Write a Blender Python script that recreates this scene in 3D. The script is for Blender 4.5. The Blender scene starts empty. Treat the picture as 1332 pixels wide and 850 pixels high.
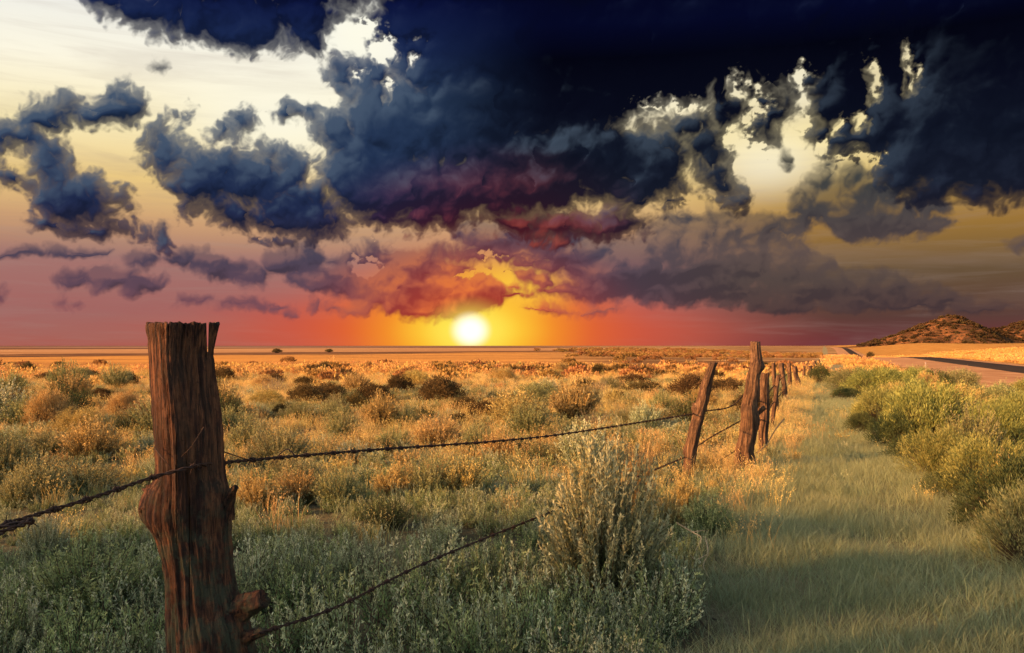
import bpy, bmesh, math
import numpy as np
from mathutils import Vector, Matrix

SUN_EL_DEG, SUN_AZ_DEG = 16.0, 246.0
SUN_W, SUN_COL, SUN_ANG = 5.0, (1.0, .50, .18), 1.0
EXPOSURE = 1.30
SKY_GAIN = 2**EXPOSURE      # the sky's colours below are as they show at this exposure
SKY_N = .14

# ------------------------------------------------------------------ sky (world)
def srgb(r, g, b):
    f = lambda c: (c/255/12.92) if c/255 <= .04045 else ((c/255+.055)/1.055)**2.4
    return (f(r), f(g), f(b), 1.0)

class NT:
    """small helper round a node tree"""
    def __init__(s, tree): s.t = tree; s.n = tree.nodes; s.l = tree.links
    def node(s, typ, **kw):
        n = s.n.new(typ)
        for k, v in kw.items(): setattr(n, k, v)
        return n
    def put(s, sock, v):
        if isinstance(v, bpy.types.NodeSocket): s.l.new(v, sock)
        else: sock.default_value = v
    def math(s, op, a, b=0.0, c=0.0, clamp=False):
        n = s.node('ShaderNodeMath', operation=op, use_clamp=clamp)
        s.put(n.inputs[0], a); s.put(n.inputs[1], b); s.put(n.inputs[2], c)
        return n.outputs[0]
    def vmath(s, op, a, b=(0,0,0), c=(0,0,0)):
        n = s.node('ShaderNodeVectorMath', operation=op)
        s.put(n.inputs[0], a)
        if op == 'SCALE': s.put(n.inputs['Scale'], b)
        elif op != 'LENGTH':
            s.put(n.inputs[1], b)
            if op == 'MULTIPLY_ADD': s.put(n.inputs[2], c)
        return n.outputs['Value'] if op in ('LENGTH', 'DOT_PRODUCT') else n.outputs[0]
    def sstep(s, v, a, b, lo=0.0, hi=1.0):
        n = s.node('ShaderNodeMapRange', interpolation_type='SMOOTHSTEP')
        s.put(n.inputs['Value'], v)
        n.inputs['From Min'].default_value = a; n.inputs['From Max'].default_value = b
        n.inputs['To Min'].default_value = lo; n.inputs['To Max'].default_value = hi
        return n.outputs['Result']
    def mix(s, f, a, b, blend='MIX'):
        n = s.node('ShaderNodeMix', data_type='RGBA', blend_type=blend)
        s.put(n.inputs[0], f); s.put(n.inputs[6], a); s.put(n.inputs[7], b)
        return n.outputs[2]
    def ramp(s, v, stops, interp='LINEAR'):
        n = s.node('ShaderNodeValToRGB'); n.color_ramp.interpolation = interp
        e = n.color_ramp.elements
        while len(e) < len(stops): e.new(0.5)
        for k, (p, c) in enumerate(stops): e[k].position = p; e[k].color = c
        s.put(n.inputs[0], v)
        return n.outputs[0]
    def noise(s, v, scale, detail=4.0, rough=0.5, color=False, lac=2.0, dist=0.0):
        n = s.node('ShaderNodeTexNoise', noise_dimensions='3D')
        s.put(n.inputs['Vector'], v); n.inputs['Scale'].default_value = scale
        n.inputs['Detail'].default_value = detail; n.inputs['Roughness'].default_value = rough
        n.inputs['Lacunarity'].default_value = lac; n.inputs['Distortion'].default_value = dist
        return n.outputs['Color' if color else 'Fac']
    def voro(s, v, scale, detail=2.0, rough=.5, rand=1.0, smooth=.4):
        n = s.node('ShaderNodeTexVoronoi', voronoi_dimensions='2D', feature='SMOOTH_F1')
        s.put(n.inputs['Vector'], v); n.inputs['Scale'].default_value = scale
        n.inputs['Detail'].default_value = detail; n.inputs['Roughness'].default_value = rough
        n.inputs['Smoothness'].default_value = smooth; n.inputs['Randomness'].default_value = rand
        return n.outputs['Distance']

F = 1153.0            # one radian of azimuth / elevation, in sky units
def sky_uv(px, py):
    xn, zn = (px-666)/F, (450-py)/F
    return math.atan(xn)*F, math.atan(zn/math.sqrt(1+xn*xn))*F

def fade(t): return t*t*t*(t*(t*6-15)+10)
PERLIN = {}
def perlin(x, y, seed):
    if seed not in PERLIN:
        ang = np.random.RandomState(seed).rand(256, 256)*2*np.pi
        PERLIN[seed] = np.cos(ang), np.sin(ang)
    gx, gy = PERLIN[seed]
    xi = np.floor(x).astype(np.int64); yi = np.floor(y).astype(np.int64)
    xf, yf = x-xi, y-yi
    def dot(i, j): a, b = (xi+i) & 255, (yi+j) & 255; return gx[a, b]*(xf-i) + gy[a, b]*(yf-j)
    u, v = fade(xf), fade(yf)
    n0 = dot(0,0)*(1-u) + dot(1,0)*u; n1 = dot(0,1)*(1-u) + dot(1,1)*u
    return (n0*(1-v) + n1*v)*1.5
def fbm(x, y, size, octaves, seed, gain=.5):
    t, a, s = 0, 1.0, 1.0/size
    for k in range(octaves): t = t + a*perlin(x*s+17.3*k, y*s-9.1*k, seed+k); a *= gain; s *= 2.03
    return t
def billow(x, y, size, octaves, seed, gain=.5):
    """rounded heads with creases between them, like the top of a cumulus; about -0.5..0.5"""
    t, a, s, w = 0, 1.0, 1.0/size, 0
    for k in range(octaves): t = t + a*np.abs(perlin(x*s+31.7*k, y*s+5.3*k, seed+k)); w += a; a *= gain; s *= 2.1
    return t/w*2.2 - .62
def smin(a, b, k):
    h = np.clip(.5+.5*(b-a)/k, 0, 1); return b*(1-h)+a*h-k*h*(1-h)
def shape_field(x, y, ells, k):
    """signed distance (sky units, + inside) to a smooth union of ellipses"""
    acc = None
    for e in ells:
        px, py, rx, ry = e[:4]
        u, v = sky_uv(px, py)
        a = math.radians(e[4]) if len(e) > 4 else 0
        dx, dy = x-u, y-v
        qx, qy = (dx*math.cos(a)+dy*math.sin(a))/rx, (-dx*math.sin(a)+dy*math.cos(a))/ry
        q = np.sqrt(qx*qx+qy*qy)
        g = np.sqrt((qx/rx)**2+(qy/ry)**2)+1e-6
        d = np.where(q < .3, (q-1)*min(rx, ry), q*(q-1)/g)      # first-order distance to the ellipse
        d = np.maximum(d, (q-1)*min(rx, ry)) if False else d
        acc = d if acc is None else smin(acc, d, k)
    return -acc
def blur(a, n):
    for ax in (0, 1):
        for _ in range(2):
            c = np.cumsum(np.pad(a, [(n+1, n) if i == ax else (0, 0) for i in (0, 1)], mode='edge'), axis=ax)
            m = c.shape[ax]
            a = (np.take(c, range(2*n+1, m), ax) - np.take(c, range(0, m-2*n-1), ax))/(2*n+1)
    return a
def sstep_np(x, a, b): t = np.clip((x-a)/(b-a), 0, 1); return t*t*(3-2*t)

CUMULUS = [  # dark cloud bodies: x, y, rx, ry (, rotation)
    (165,2,50,26),(215,12,62,38),(285,22,72,42),(375,20,62,44),(330,-10,110,36),(398,52,34,20),(310,45,30,18),
    (95,152,85,24,12),(150,128,34,18),(15,180,48,26),(62,212,28,42),(90,262,52,38),(35,243,42,18,-15),(100,296,58,18),(150,292,26,16),
    (178,300,22,15),(216,312,20,20),(160,262,12,14),
    (212,192,32,40),(240,150,22,12,20),(297,168,34,17,35),(315,235,80,44),(352,212,32,36),(375,225,34,42),(385,268,62,40),(335,285,70,26),
    (270,235,46,42),(425,288,42,28),(345,312,36,12),(250,270,24,16),
    (466,98,54,32),(388,150,36,14,10),(520,160,86,70),(478,222,66,70),(560,245,110,58),(660,240,120,54),(520,285,60,20),(600,160,95,70),
    (445,175,40,40),(730,200,120,60),
    (950,-110,620,130),(1000,-260,800,170),(380,-60,250,62),(200,-190,420,90),(760,50,290,104),(630,30,150,70),(545,10,60,70),(690,130,170,60),(905,30,210,80),(1150,20,280,84),(1300,120,150,124),
    (1245,195,105,48),(1340,190,150,64),(1060,50,120,60),(945,115,34,62),(985,135,30,62),(1085,125,36,74),(1145,120,64,84),(1120,178,56,26),(895,88,64,44),(1020,52,62,34),(1195,150,52,72),(1165,190,40,24),(1003,125,28,66),(1088,140,42,60),(1150,165,62,50),(1190,140,80,70),(960,70,60,50),
    (820,205,74,48),(868,205,36,50),(790,235,110,38),(900,165,46,30),(938,225,24,46,20),(962,266,13,22,20),(915,190,36,38),
    (760,292,90,28),(850,262,44,12),(700,292,70,24),(1215,252,36,22,20),
]
HOLES = [(1038,104,14,18,12),(1041,132,8,20,-6),(1045,165,9,20),(1128,98,5.5,18,10),(1131,122,4,12,-8),(1181,78,5,16,18),(1191,104,7,11,-35),(962,118,9,13),(985,140,10,24),(972,160,10,12),
         (893,137,26,5,-6),(850,140,18,4,-10),(985,212,40,30),(1030,218,46,20),(1085,215,44,13),(955,188,16,22),(905,263,30,8,-8),(1130,212,24,10),(1090,165,6,9),(1112,165,5,7),
         (1000,245,40,14),(506,118,9,9),(462,97,7,5),(492,62,24,24),(470,34,26,20),(540,72,6,10),(1070,190,12,9)]
MIDCLOUD = [ # thinner grey clouds
    (1072,262,44,34),(1128,278,62,28),(1150,240,44,26),(1190,292,46,16),(1210,268,26,18),(1036,298,30,20),(1105,240,18,26),(1325,316,17,12),(1312,322,12,8),
    (1080,225,12,18),(1020,205,10,12),(950,300,66,32),(990,325,36,36),(900,318,80,42),(960,335,76,40),(1015,352,80,32),(830,348,96,40),(930,375,80,26),(1000,385,90,20),(775,328,74,30),
    (870,380,66,22),(1035,335,44,22),(1085,370,92,28),(1160,388,90,20),(760,378,44,18),(1230,400,70,10),(690,312,80,28),(640,302,60,22),
    (130,362,50,15),(182,366,26,13),(108,390,11,8),(84,388,8,6),(208,305,16,16),(252,342,38,16),(312,356,40,18),(382,338,42,24),(425,362,52,20),
    (452,376,34,14),(255,386,26,10),(335,396,42,8),(374,408,12,8),(414,398,9,6),(452,402,19,6),(60,330,70,8,5),(2,384,10,9),(180,335,24,10),(205,80,12,10),
    (555,378,105,36),(612,386,50,28),(508,362,62,30),(572,408,52,13),(500,340,80,20),(585,330,130,13),(560,345,60,16),(700,362,34,14,-20),(735,345,36,16),(800,372,46,24),(680,318,60,14),(692,384,56,6),(640,352,34,5),(735,402,60,5),(664,336,60,6),(705,340,40,9),(655,372,24,4),
]
PUFFS = [(630,355,60,10),(470,345,32,20),(640,335,26,6),(505,312,46,6)]     # clear gaps lit by the sun in the low cloud

def cloud_layer(x, y, ells, holes, k, amp, seed, bulge):
    """cover (signed, + inside) and relief (light minus dark side of its heads) of one layer of cloud"""
    wx = x + 9*fbm(x, y, 80, 3, seed) + 4*fbm(x, y, 20, 3, seed+11)
    wy = y + 8*fbm(x, y, 80, 3, seed+21) + 4*fbm(x, y, 20, 3, seed+31)
    d = shape_field(wx, wy, ells, k)
    b1 = billow(wx, wy, 74, 3, seed+41); b2 = billow(wx, wy, 30, 3, seed+51, .55); b3 = billow(wx, wy, 12, 2, seed+56)
    rag = fbm(x*.8, y, 13, 4, seed+61, .62)
    det = amp*(.75*b1 + .60*b2 + .22*b3) + amp*.13*rag
    if holes:
        hd = shape_field(wx+4*rag, wy+6*rag, [(e[0],e[1],e[2]*.70,e[3]*.78)+tuple(e[4:]) for e in holes], 6)
        d = -smin(-d, hd, -8) if False else np.minimum(d, -hd*2.2 + 9 + 8*rag + 9*b3)
    d = d + det*np.clip(1.2 - d/120, .25, 1)
    h = bulge*np.sqrt(np.clip(d, 0, None)+.5)*1.6 + 19*b1 + 10*b2 + 3*b3 + .8*rag
    return d, h

def build_clouds():
    us = np.concatenate([-np.geomspace(2050, 660, 44)[:-1], np.arange(-660, 660.1, 1.1), np.geomspace(660, 2050, 44)[1:]])
    vs = np.concatenate([np.arange(-40, 432, 1.1), np.arange(434, 800, 5.), np.geomspace(800, 1500, 24)[1:]])
    x, y = np.meshgrid(us, vs)
    dm, hm = cloud_layer(x, y, MIDCLOUD, PUFFS, 7, 9.5, 100, 3)
    dd, hd = cloud_layer(x, y, CUMULUS, HOLES, 9, 17, 300, 5)
    def relief(h, sx, sy):
        out = .5
        for n, k in ((1, .030), (3, .06), (7, .13), (15, .26), (30, .30)):
            hs = blur(h, n) if n else h
            gy, gx = np.gradient(hs, vs, us)
            out = out - k*(gx*sx+gy*sy)
        out = out + .007*(h-blur(h, 9)) + .006*(h-blur(h, 26))
        return np.clip(out, 0, 1)
    rm = relief(hm, -.45, .9); rd = relief(hd, -.5, .87)
    n, m = x.shape
    R = 26000.0
    az, el = x/F, y/F
    co = np.stack([R*np.sin(az)*np.cos(el), R*np.cos(az)*np.cos(el), R*np.sin(el)+1.4], -1).reshape(-1, 3).astype(np.float32)
    i = np.arange(n*m).reshape(n, m)
    q = np.stack([i[:-1,:-1], i[1:,:-1], i[1:,1:], i[:-1,1:]], -1).reshape(-1, 4)
    me = bpy.data.meshes.new('sky')
    me.vertices.add(n*m); me.vertices.foreach_set('co', co.ravel())
    me.loops.add(q.size); me.loops.foreach_set('vertex_index', q.ravel().astype(np.int32))
    me.polygons.add(len(q)); me.polygons.foreach_set('loop_start', np.arange(0, q.size, 4, dtype=np.int32))
    me.update()
    for nm, a in (('mid_cover', dm), ('mid_relief', rm), ('storm_cover', dd), ('storm_relief', rd)):
        at = me.attributes.new(nm, 'FLOAT', 'POINT'); at.data.foreach_set('value', a.ravel().astype(np.float32))
    o = bpy.data.objects.new('sky', me); bpy.context.scene.collection.objects.link(o)
    o['kind'] = 'structure'
    return o

def build_sky(sun_el, sun_rot):
    w = bpy.data.worlds.new("World"); bpy.context.scene.world = w
    w.use_nodes = True
    g = NT(w.node_tree); g.n.clear()
    out = g.node('ShaderNodeOutputWorld'); bg = g.node('ShaderNodeBackground')
    g.l.new(bg.outputs[0], out.inputs[0])
    ns = g.node('ShaderNodeTexSky', sky_type='NISHITA', sun_disc=False)
    ns.sun_elevation = sun_el; ns.sun_rotation = sun_rot
    ns.air_density = 1.0; ns.dust_density = 2.5; ns.ozone_density = 1.6
    g.l.new(ns.outputs[0], bg.inputs['Color']); bg.inputs['Strength'].default_value = SKY_N
    dome = build_clouds()
    m = bpy.data.materials.new('evening_sky'); m.use_nodes = True
    m.cycles.emission_sampling = 'NONE'
    dome.data.materials.append(m)
    g = NT(m.node_tree); g.n.clear()
    out = g.node('ShaderNodeOutputMaterial')
    geo = g.node('ShaderNodeNewGeometry')
    dirn = g.vmath('NORMALIZE', g.vmath('SUBTRACT', geo.outputs['Position'], (0, 0, 1.4)))
    sx = g.node('ShaderNodeSeparateXYZ'); g.l.new(dirn, sx.inputs[0])
    def attr(nm): n = g.node('ShaderNodeAttribute', attribute_name=nm); return n.outputs['Fac']
    U = g.math('MULTIPLY', g.math('ARCTAN2', sx.outputs[0], sx.outputs[1]), F)
    V = g.math('MULTIPLY', g.math('ARCSINE', sx.outputs[2]), F)
    cb = g.node('ShaderNodeCombineXYZ'); g.l.new(U, cb.inputs[0]); g.l.new(V, cb.inputs[1])
    P = cb.outputs[0]
    Vn = g.math('DIVIDE', V, 480.0, clamp=True)
    st = lambda L: [(v/480, srgb(*c)) for v, c in L]
    # --- open sky: cool mauve to cream on the left, dull maroon to olive and cream on the right
    left = g.ramp(Vn, st([(0,(172,94,82)),(40,(164,100,96)),(105,(164,116,110)),(150,(206,160,116)),(200,(236,202,132)),(260,(250,234,184)),(330,(253,247,226)),(400,(238,238,232)),(450,(205,208,210))]))
    right = g.ramp(Vn, st([(0,(112,52,56)),(35,(92,62,56)),(90,(104,82,58)),(150,(158,118,56)),(190,(190,152,76)),(240,(248,226,160)),(300,(236,220,170)),(440,(225,215,190))]))
    base = g.mix(g.sstep(U, 120, 420), left, right)
    # thin high streaks
    wv = g.vmath('MULTIPLY', P, (1/300, 1/34, 1))
    wn = g.noise(wv, 1.0, 5, .6, dist=.6)
    base = g.mix(g.math('MULTIPLY', g.sstep(wn, .44, .70), .42), base, g.mix(.5, base, srgb(150,128,120)))
    wn2 = g.noise(g.vmath('MULTIPLY', P, (1/140, 1/11, 1)), 1.0, 4, .6, dist=.4)
    base = g.mix(g.math('MULTIPLY', g.sstep(wn2, .48, .72), .22), base, g.mix(.5, base, srgb(170,150,140)))
    # bright patches where the light comes through high up
    for (px, py, rx, ry, s) in ((470,45,110,80,.95),(370,160,200,95,.75),(1000,215,110,60,.5),(1040,110,70,60,.4)):
        u, v = sky_uv(px, py)
        q = g.vmath('LENGTH', g.vmath('MULTIPLY_ADD', P, (1/rx,1/ry,0), (-u/rx,-v/ry,0)))
        base = g.mix(g.sstep(q, 1.0, 0.0, 0, s), base, srgb(255,252,232))
    # --- the sun on the horizon
    su, sv = sky_uv(612, 430)
    def rad(ax, ay): return g.vmath('LENGTH', g.vmath('MULTIPLY_ADD', P, (1/ax,1/ay,0), (-su/ax,-sv/ay,0)))
    base = g.mix(g.sstep(rad(380,105), 1, .05, 0, .9), base, srgb(230,86,44))
    base = g.mix(g.sstep(rad(520,52), 1, .05, 0, .62), base, srgb(216,80,46))
    base = g.mix(g.sstep(rad(240,150), 1, .05, 0, .95), base, srgb(250,130,38))
    base = g.mix(g.sstep(rad(170,130), 1, .0, 0, 1.0), base, srgb(255,188,44))
    gu, gv = sky_uv(672, 372)
    base = g.mix(g.sstep(g.vmath('LENGTH', g.vmath('MULTIPLY_ADD', P, (1/95,1/55,0), (-gu/95,-gv/55,0))), 1, .0, 0, .8), base, srgb(255,204,66))
    base = g.mix(g.sstep(rad(115,52), 1, .0, 0, 1.0), base, srgb(255,228,70))
    # --- low and middle clouds
    dm, relm = attr('mid_cover'), attr('mid_relief')
    am = g.sstep(dm, -4, 9)
    cl = g.ramp(Vn, st([(0,(170,84,80)),(40,(128,78,86)),(70,(98,72,86)),(110,(76,67,84)),(150,(68,70,86)),(250,(96,92,88)),(400,(70,80,95))]))
    cr = g.ramp(Vn, st([(0,(110,60,60)),(40,(84,62,60)),(80,(84,70,66)),(120,(96,80,76)),(160,(74,68,68)),(200,(62,64,64)),(250,(98,94,80)),(400,(70,70,70))]))
    midc = g.mix(g.sstep(U, 60, 330), cl, cr)
    midl = g.mix(.42, midc, base)
    midd = g.mix(.42, midc, srgb(38,36,48))
    mc = g.mix(g.sstep(relm, .15, .5), midd, midc)
    mc = g.mix(g.sstep(relm, .5, .95), mc, midl)
    mc = g.mix(g.sstep(rad(250,150), 1.0, .15, 0, .88), mc, g.mix(g.sstep(relm,.2,.8), srgb(176,58,38), srgb(244,118,52)))
    sky = g.mix(am, base, mc)
    # --- heavy dark cumulus and the storm canopy
    dd, reld = attr('storm_cover'), attr('storm_relief')
    ad = g.sstep(dd, -5, 7.5)
    dl = g.ramp(Vn, st([(0,(120,70,80)),(80,(80,62,82)),(130,(46,46,72)),(170,(32,42,74)),(240,(34,50,80)),(310,(38,56,84)),(370,(26,40,78)),(420,(12,20,60)),(460,(8,14,48))]))
    dr = g.ramp(Vn, st([(0,(80,56,56)),(90,(74,60,60)),(140,(44,40,56)),(190,(30,36,52)),(240,(19,25,40)),(300,(9,12,27)),(360,(3,4,16)),(400,(5,8,36)),(460,(5,7,30))]))
    dc = g.mix(g.sstep(U, -170, 60), dl, dr)
    # blue-grey flank of the big cumulus right of the sun
    lit = g.mix(g.sstep(U, 0, 300, .40, .20), dc, srgb(96,114,134))
    lit = g.mix(g.sstep(V, 330, 400), lit, g.mix(.12, dc, srgb(70,86,130)))
    drk = g.mix(.5, dc, srgb(6,8,22))
    core = g.sstep(dd, 95, 15)                          # 1 near the rim, 0 deep inside
    core = g.math('MAXIMUM', core, g.math('MULTIPLY', g.sstep(V, 330, 240), .75))
    rl = g.math('ADD', .40, g.math('MULTIPLY', g.math('SUBTRACT', reld, .42), g.math('ADD', .22, g.math('MULTIPLY', core, .78))))
    c2 = g.mix(g.sstep(rl, .05, .5), drk, dc)
    c2 = g.mix(g.sstep(rl, .42, 1.0), c2, lit)
    # red light of the sun on the underside
    ru, rv = sky_uv(640, 330)
    rr = g.vmath('LENGTH', g.vmath('MULTIPLY_ADD', P, (1/250,1/150,0), (-ru/250,-rv/150,0)))
    c2 = g.mix(g.sstep(rr, 1, .1, 0, .72), c2, g.mix(g.sstep(V, 190, 95), g.mix(g.sstep(reld,.1,.85), srgb(52,16,30), srgb(140,50,46)), g.mix(g.sstep(reld,.1,.8), srgb(110,30,28), srgb(206,84,46))))
    # thin edges let the bright sky through
    edge = g.math('MULTIPLY', g.sstep(dd, 24, 0), .6)
    c2 = g.mix(edge, c2, g.mix(.35, c2, sky))
    sky = g.mix(ad, sky, c2)
    # sun disc and its own glare over the cloud edge
    sky = g.mix(g.sstep(rad(70,50), 1, .0, 0, .85), sky, srgb(255,236,96))
    sky = g.mix(g.sstep(rad(31,28), 1, .25, 0, 1), sky, (1.25,1.2,1.0,1))
    # --- to the sides and overhead the evening clouds give way to the clear twilight behind (world)
    front = g.math('MULTIPLY', g.sstep(g.math('ABSOLUTE', U), F*1.7, F*1.1), g.sstep(V, F*1.2, F*.7))
    em = g.node('ShaderNodeEmission'); g.l.new(sky, em.inputs[0]); em.inputs[1].default_value = 1/SKY_GAIN
    tr = g.node('ShaderNodeBsdfTransparent'); mx = g.node('ShaderNodeMixShader')
    g.l.new(front, mx.inputs[0]); g.l.new(tr.outputs[0], mx.inputs[1]); g.l.new(em.outputs[0], mx.inputs[2])
    g.l.new(mx.outputs[0], out.inputs[0])
# ------------------------------------------------------------------ places
S = bpy.context.scene
COL = S.collection
CAM_Z = 1.4
def at(px, py, Y):                     # a point of the photograph at the distance Y in front of the camera
    return Vector(((px-666)/F*Y, Y, CAM_Z-(py-450)/F*Y))
def base_at(px, py):                   # where something standing on the ground at that point stands
    Y = F*CAM_Z/max(py-450, 1.2)
    for _ in range(12):
        x = (px-666)/F*Y
        Y = F*(CAM_Z-float(ground_z(np.array(x), np.array(Y))))/max(py-450, 1.2)
    x = (px-666)/F*Y
    return Vector((x, Y, float(ground_z(np.array(x), np.array(Y)))))
RS, RO = .352, 9.0                     # the road and the fence run along x = RS*y + offset
def lane(x, y): return x - RS*y
def ground_z(x, y):
    x = np.asarray(x, float); y = np.asarray(y, float)
    o = lane(x, y) - RO
    calm = np.clip((np.abs(o-1)-4)/4, 0, 1)
    near = np.clip(1.2 - y/400, 0, 1)
    z = (.05*fbm(x, y, 4.0, 2, 900) + .09*fbm(x, y, 14.0, 2, 905))*calm*near
    z = z + .35*fbm(x, y, 160., 2, 910)*sstep_np(y, 70, 400)*(1-sstep_np(o, -60, -15))
    z = z - 2.7*sstep_np(y, 95, 225)*(1-sstep_np(y, 230, 500))*sstep_np(o, -70, -12)
    z = z + 2.7*sstep_np(o, 5, 60)*sstep_np(y, 10, 90)*(1+.25*fbm(x, y, 90., 2, 915))
    z = z + .25*np.exp(-((o+1.5)/3.5)**2)*sstep_np(y, 420, 500)
    return z

def link(o, parent=None):
    COL.objects.link(o)
    if parent is not None: o.parent = parent
    return o
def tag(o, label=None, cat=None, group=None, kind=None):
    if label: o['label'] = label
    if cat: o['category'] = cat
    if group: o['group'] = group
    if kind: o['kind'] = kind
    return o
def empty(name, loc=(0,0,0), rz=0, parent=None):
    o = bpy.data.objects.new(name, None); o.empty_display_size = .1
    o.location = loc; o.rotation_euler = (0, 0, rz)
    return link(o, parent)
def mesh_from(name, verts, faces, mat=None, smooth=False, attrs=None):
    """verts (n,3) array, faces: list of index arrays (m,3) / (m,4)"""
    me = bpy.data.meshes.new(name)
    verts = np.asarray(verts, np.float32)
    me.vertices.add(len(verts)); me.vertices.foreach_set('co', verts.ravel())
    if not isinstance(faces, list): faces = [faces]
    faces = [np.asarray(f, np.int32) for f in faces if len(f)]
    idx = np.concatenate([f.ravel() for f in faces])
    tot = np.concatenate([np.full(len(f), f.shape[1], np.int32) for f in faces])
    start = np.concatenate([[0], np.cumsum(tot)[:-1]]).astype(np.int32)
    me.loops.add(len(idx)); me.loops.foreach_set('vertex_index', idx)
    me.polygons.add(len(tot)); me.polygons.foreach_set('loop_start', start)
    me.update(calc_edges=True)
    if smooth: me.polygons.foreach_set('use_smooth', np.ones(len(tot), bool))
    for k, v in (attrs or {}).items():
        a = me.attributes.new(k, 'FLOAT', 'POINT'); a.data.foreach_set('value', np.asarray(v, np.float32))
    if mat: me.materials.append(mat)
    return me
def grid_faces(n, m, wrap=False):
    i = np.arange(n*m).reshape(n, m)
    if wrap: i = np.concatenate([i, i[:, :1]], 1)
    return np.stack([i[:-1,:-1], i[:-1,1:], i[1:,1:], i[1:,:-1]], -1).reshape(-1, 4)
def obj(name, me, parent=None, loc=(0,0,0)):
    o = bpy.data.objects.new(name, me); o.location = loc
    return link(o, parent)

# ------------------------------------------------------------------ materials
def new_mat(name):
    m = bpy.data.materials.new(name); m.use_nodes = True
    g = NT(m.node_tree); g.n.clear()
    out = g.node('ShaderNodeOutputMaterial')
    return m, g, out
def rgb(r, g, b): return (r, g, b, 1.0)
def leaf_mat(name, base, tip, vary=.35, trans=.25, wood=(.10,.07,.045)):
    m, g, out = new_mat(name)
    info = g.node('ShaderNodeObjectInfo')
    a = g.node('ShaderNodeAttribute', attribute_name='tip').outputs['Fac']
    wd = g.node('ShaderNodeAttribute', attribute_name='wood').outputs['Fac']
    tc = g.node('ShaderNodeTexCoord')
    n = g.noise(tc.outputs['Object'], 9.0, 2, .5)
    f = g.math('ADD', a, g.math('MULTIPLY', g.math('SUBTRACT', n, .5), .7), clamp=True)
    c = g.mix(f, rgb(*base), rgb(*tip))
    hs = g.node('ShaderNodeHueSaturation')
    g.put(hs.inputs['Color'], c)
    g.put(hs.inputs['Value'], g.math('ADD', 1-vary/2, g.math('MULTIPLY', info.outputs['Random'], vary)))
    g.put(hs.inputs['Hue'], g.math('ADD', .5-.016, g.math('MULTIPLY', g.math('FRACT', g.math('MULTIPLY', info.outputs['Random'], 7.3)), .032)))
    c = g.mix(wd, hs.outputs[0], rgb(*wood))
    d = g.node('ShaderNodeBsdfDiffuse'); t = g.node('ShaderNodeBsdfTranslucent'); mx = g.node('ShaderNodeMixShader')
    g.put(d.inputs['Color'], c); g.put(t.inputs['Color'], c); mx.inputs[0].default_value = trans
    g.l.new(d.outputs[0], mx.inputs[1]); g.l.new(t.outputs[0], mx.inputs[2]); g.l.new(mx.outputs[0], out.inputs[0])
    return m
def wood_mat(name, dark, mid, pale, zscale=2.2, side=26, moss=None):
    m, g, out = new_mat(name)
    tc = g.node('ShaderNodeTexCoord')
    v = g.vmath('MULTIPLY', tc.outputs['Object'], (side, side, zscale))
    n1 = g.noise(v, 1.0, 6, .62, dist=.8)
    n2 = g.noise(g.vmath('MULTIPLY', tc.outputs['Object'], (side*4, side*4, zscale*4)), 1.0, 5, .65)
    n3 = g.noise(tc.outputs['Object'], 5.0, 4, .6)
    f = g.math('ADD', g.math('MULTIPLY', n1, .65), g.math('MULTIPLY', n2, .35))
    c = g.ramp(f, [(.34, rgb(*dark)), (.47, rgb(*mid)), (.62, rgb(*pale))])
    c = g.mix(g.sstep(n3, .45, .62, 0, .6), c, rgb(*[k*.4 for k in mid]))
    n4 = g.noise(tc.outputs['Object'], 90., 4, .7)
    if moss:
        sz = g.node('ShaderNodeSeparateXYZ'); g.l.new(tc.outputs['Object'], sz.inputs[0])
        mf = g.math('MULTIPLY', g.sstep(g.noise(tc.outputs['Object'], 16., 5, .7), .44, .60), g.sstep(sz.outputs[2], 1.15, .75, .12, .75))
        c = g.mix(mf, c, rgb(*moss))
    c = g.mix(g.sstep(n4, .55, .72, 0, .6), c, rgb(*dark)); f = g.math('ADD', f, g.math('MULTIPLY', n4, .35))
    b = g.node('ShaderNodeBsdfPrincipled')
    g.put(b.inputs['Base Color'], c); b.inputs['Roughness'].default_value = .85
    b.inputs['Specular IOR Level'].default_value = .2
    bp = g.node('ShaderNodeBump'); bp.inputs['Strength'].default_value = 1.0; bp.inputs['Distance'].default_value = .012
    g.put(bp.inputs['Height'], f); g.l.new(bp.outputs[0], b.inputs['Normal'])
    g.l.new(b.outputs[0], out.inputs[0])
    return m
def plain_mat(name, c, c2=None, scale=30., rough=.8, metal=0., spec=.3):
    m, g, out = new_mat(name)
    b = g.node('ShaderNodeBsdfPrincipled')
    tc = g.node('ShaderNodeTexCoord')
    n = g.noise(tc.outputs['Object'], scale, 4, .6)
    g.put(b.inputs['Base Color'], g.mix(g.sstep(n, .35, .65), rgb(*c), rgb(*(c2 or [k*.6 for k in c]))))
    b.inputs['Roughness'].default_value = rough; b.inputs['Metallic'].default_value = metal
    b.inputs['Specular IOR Level'].default_value = spec
    g.l.new(b.outputs[0], out.inputs[0])
    return m

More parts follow.
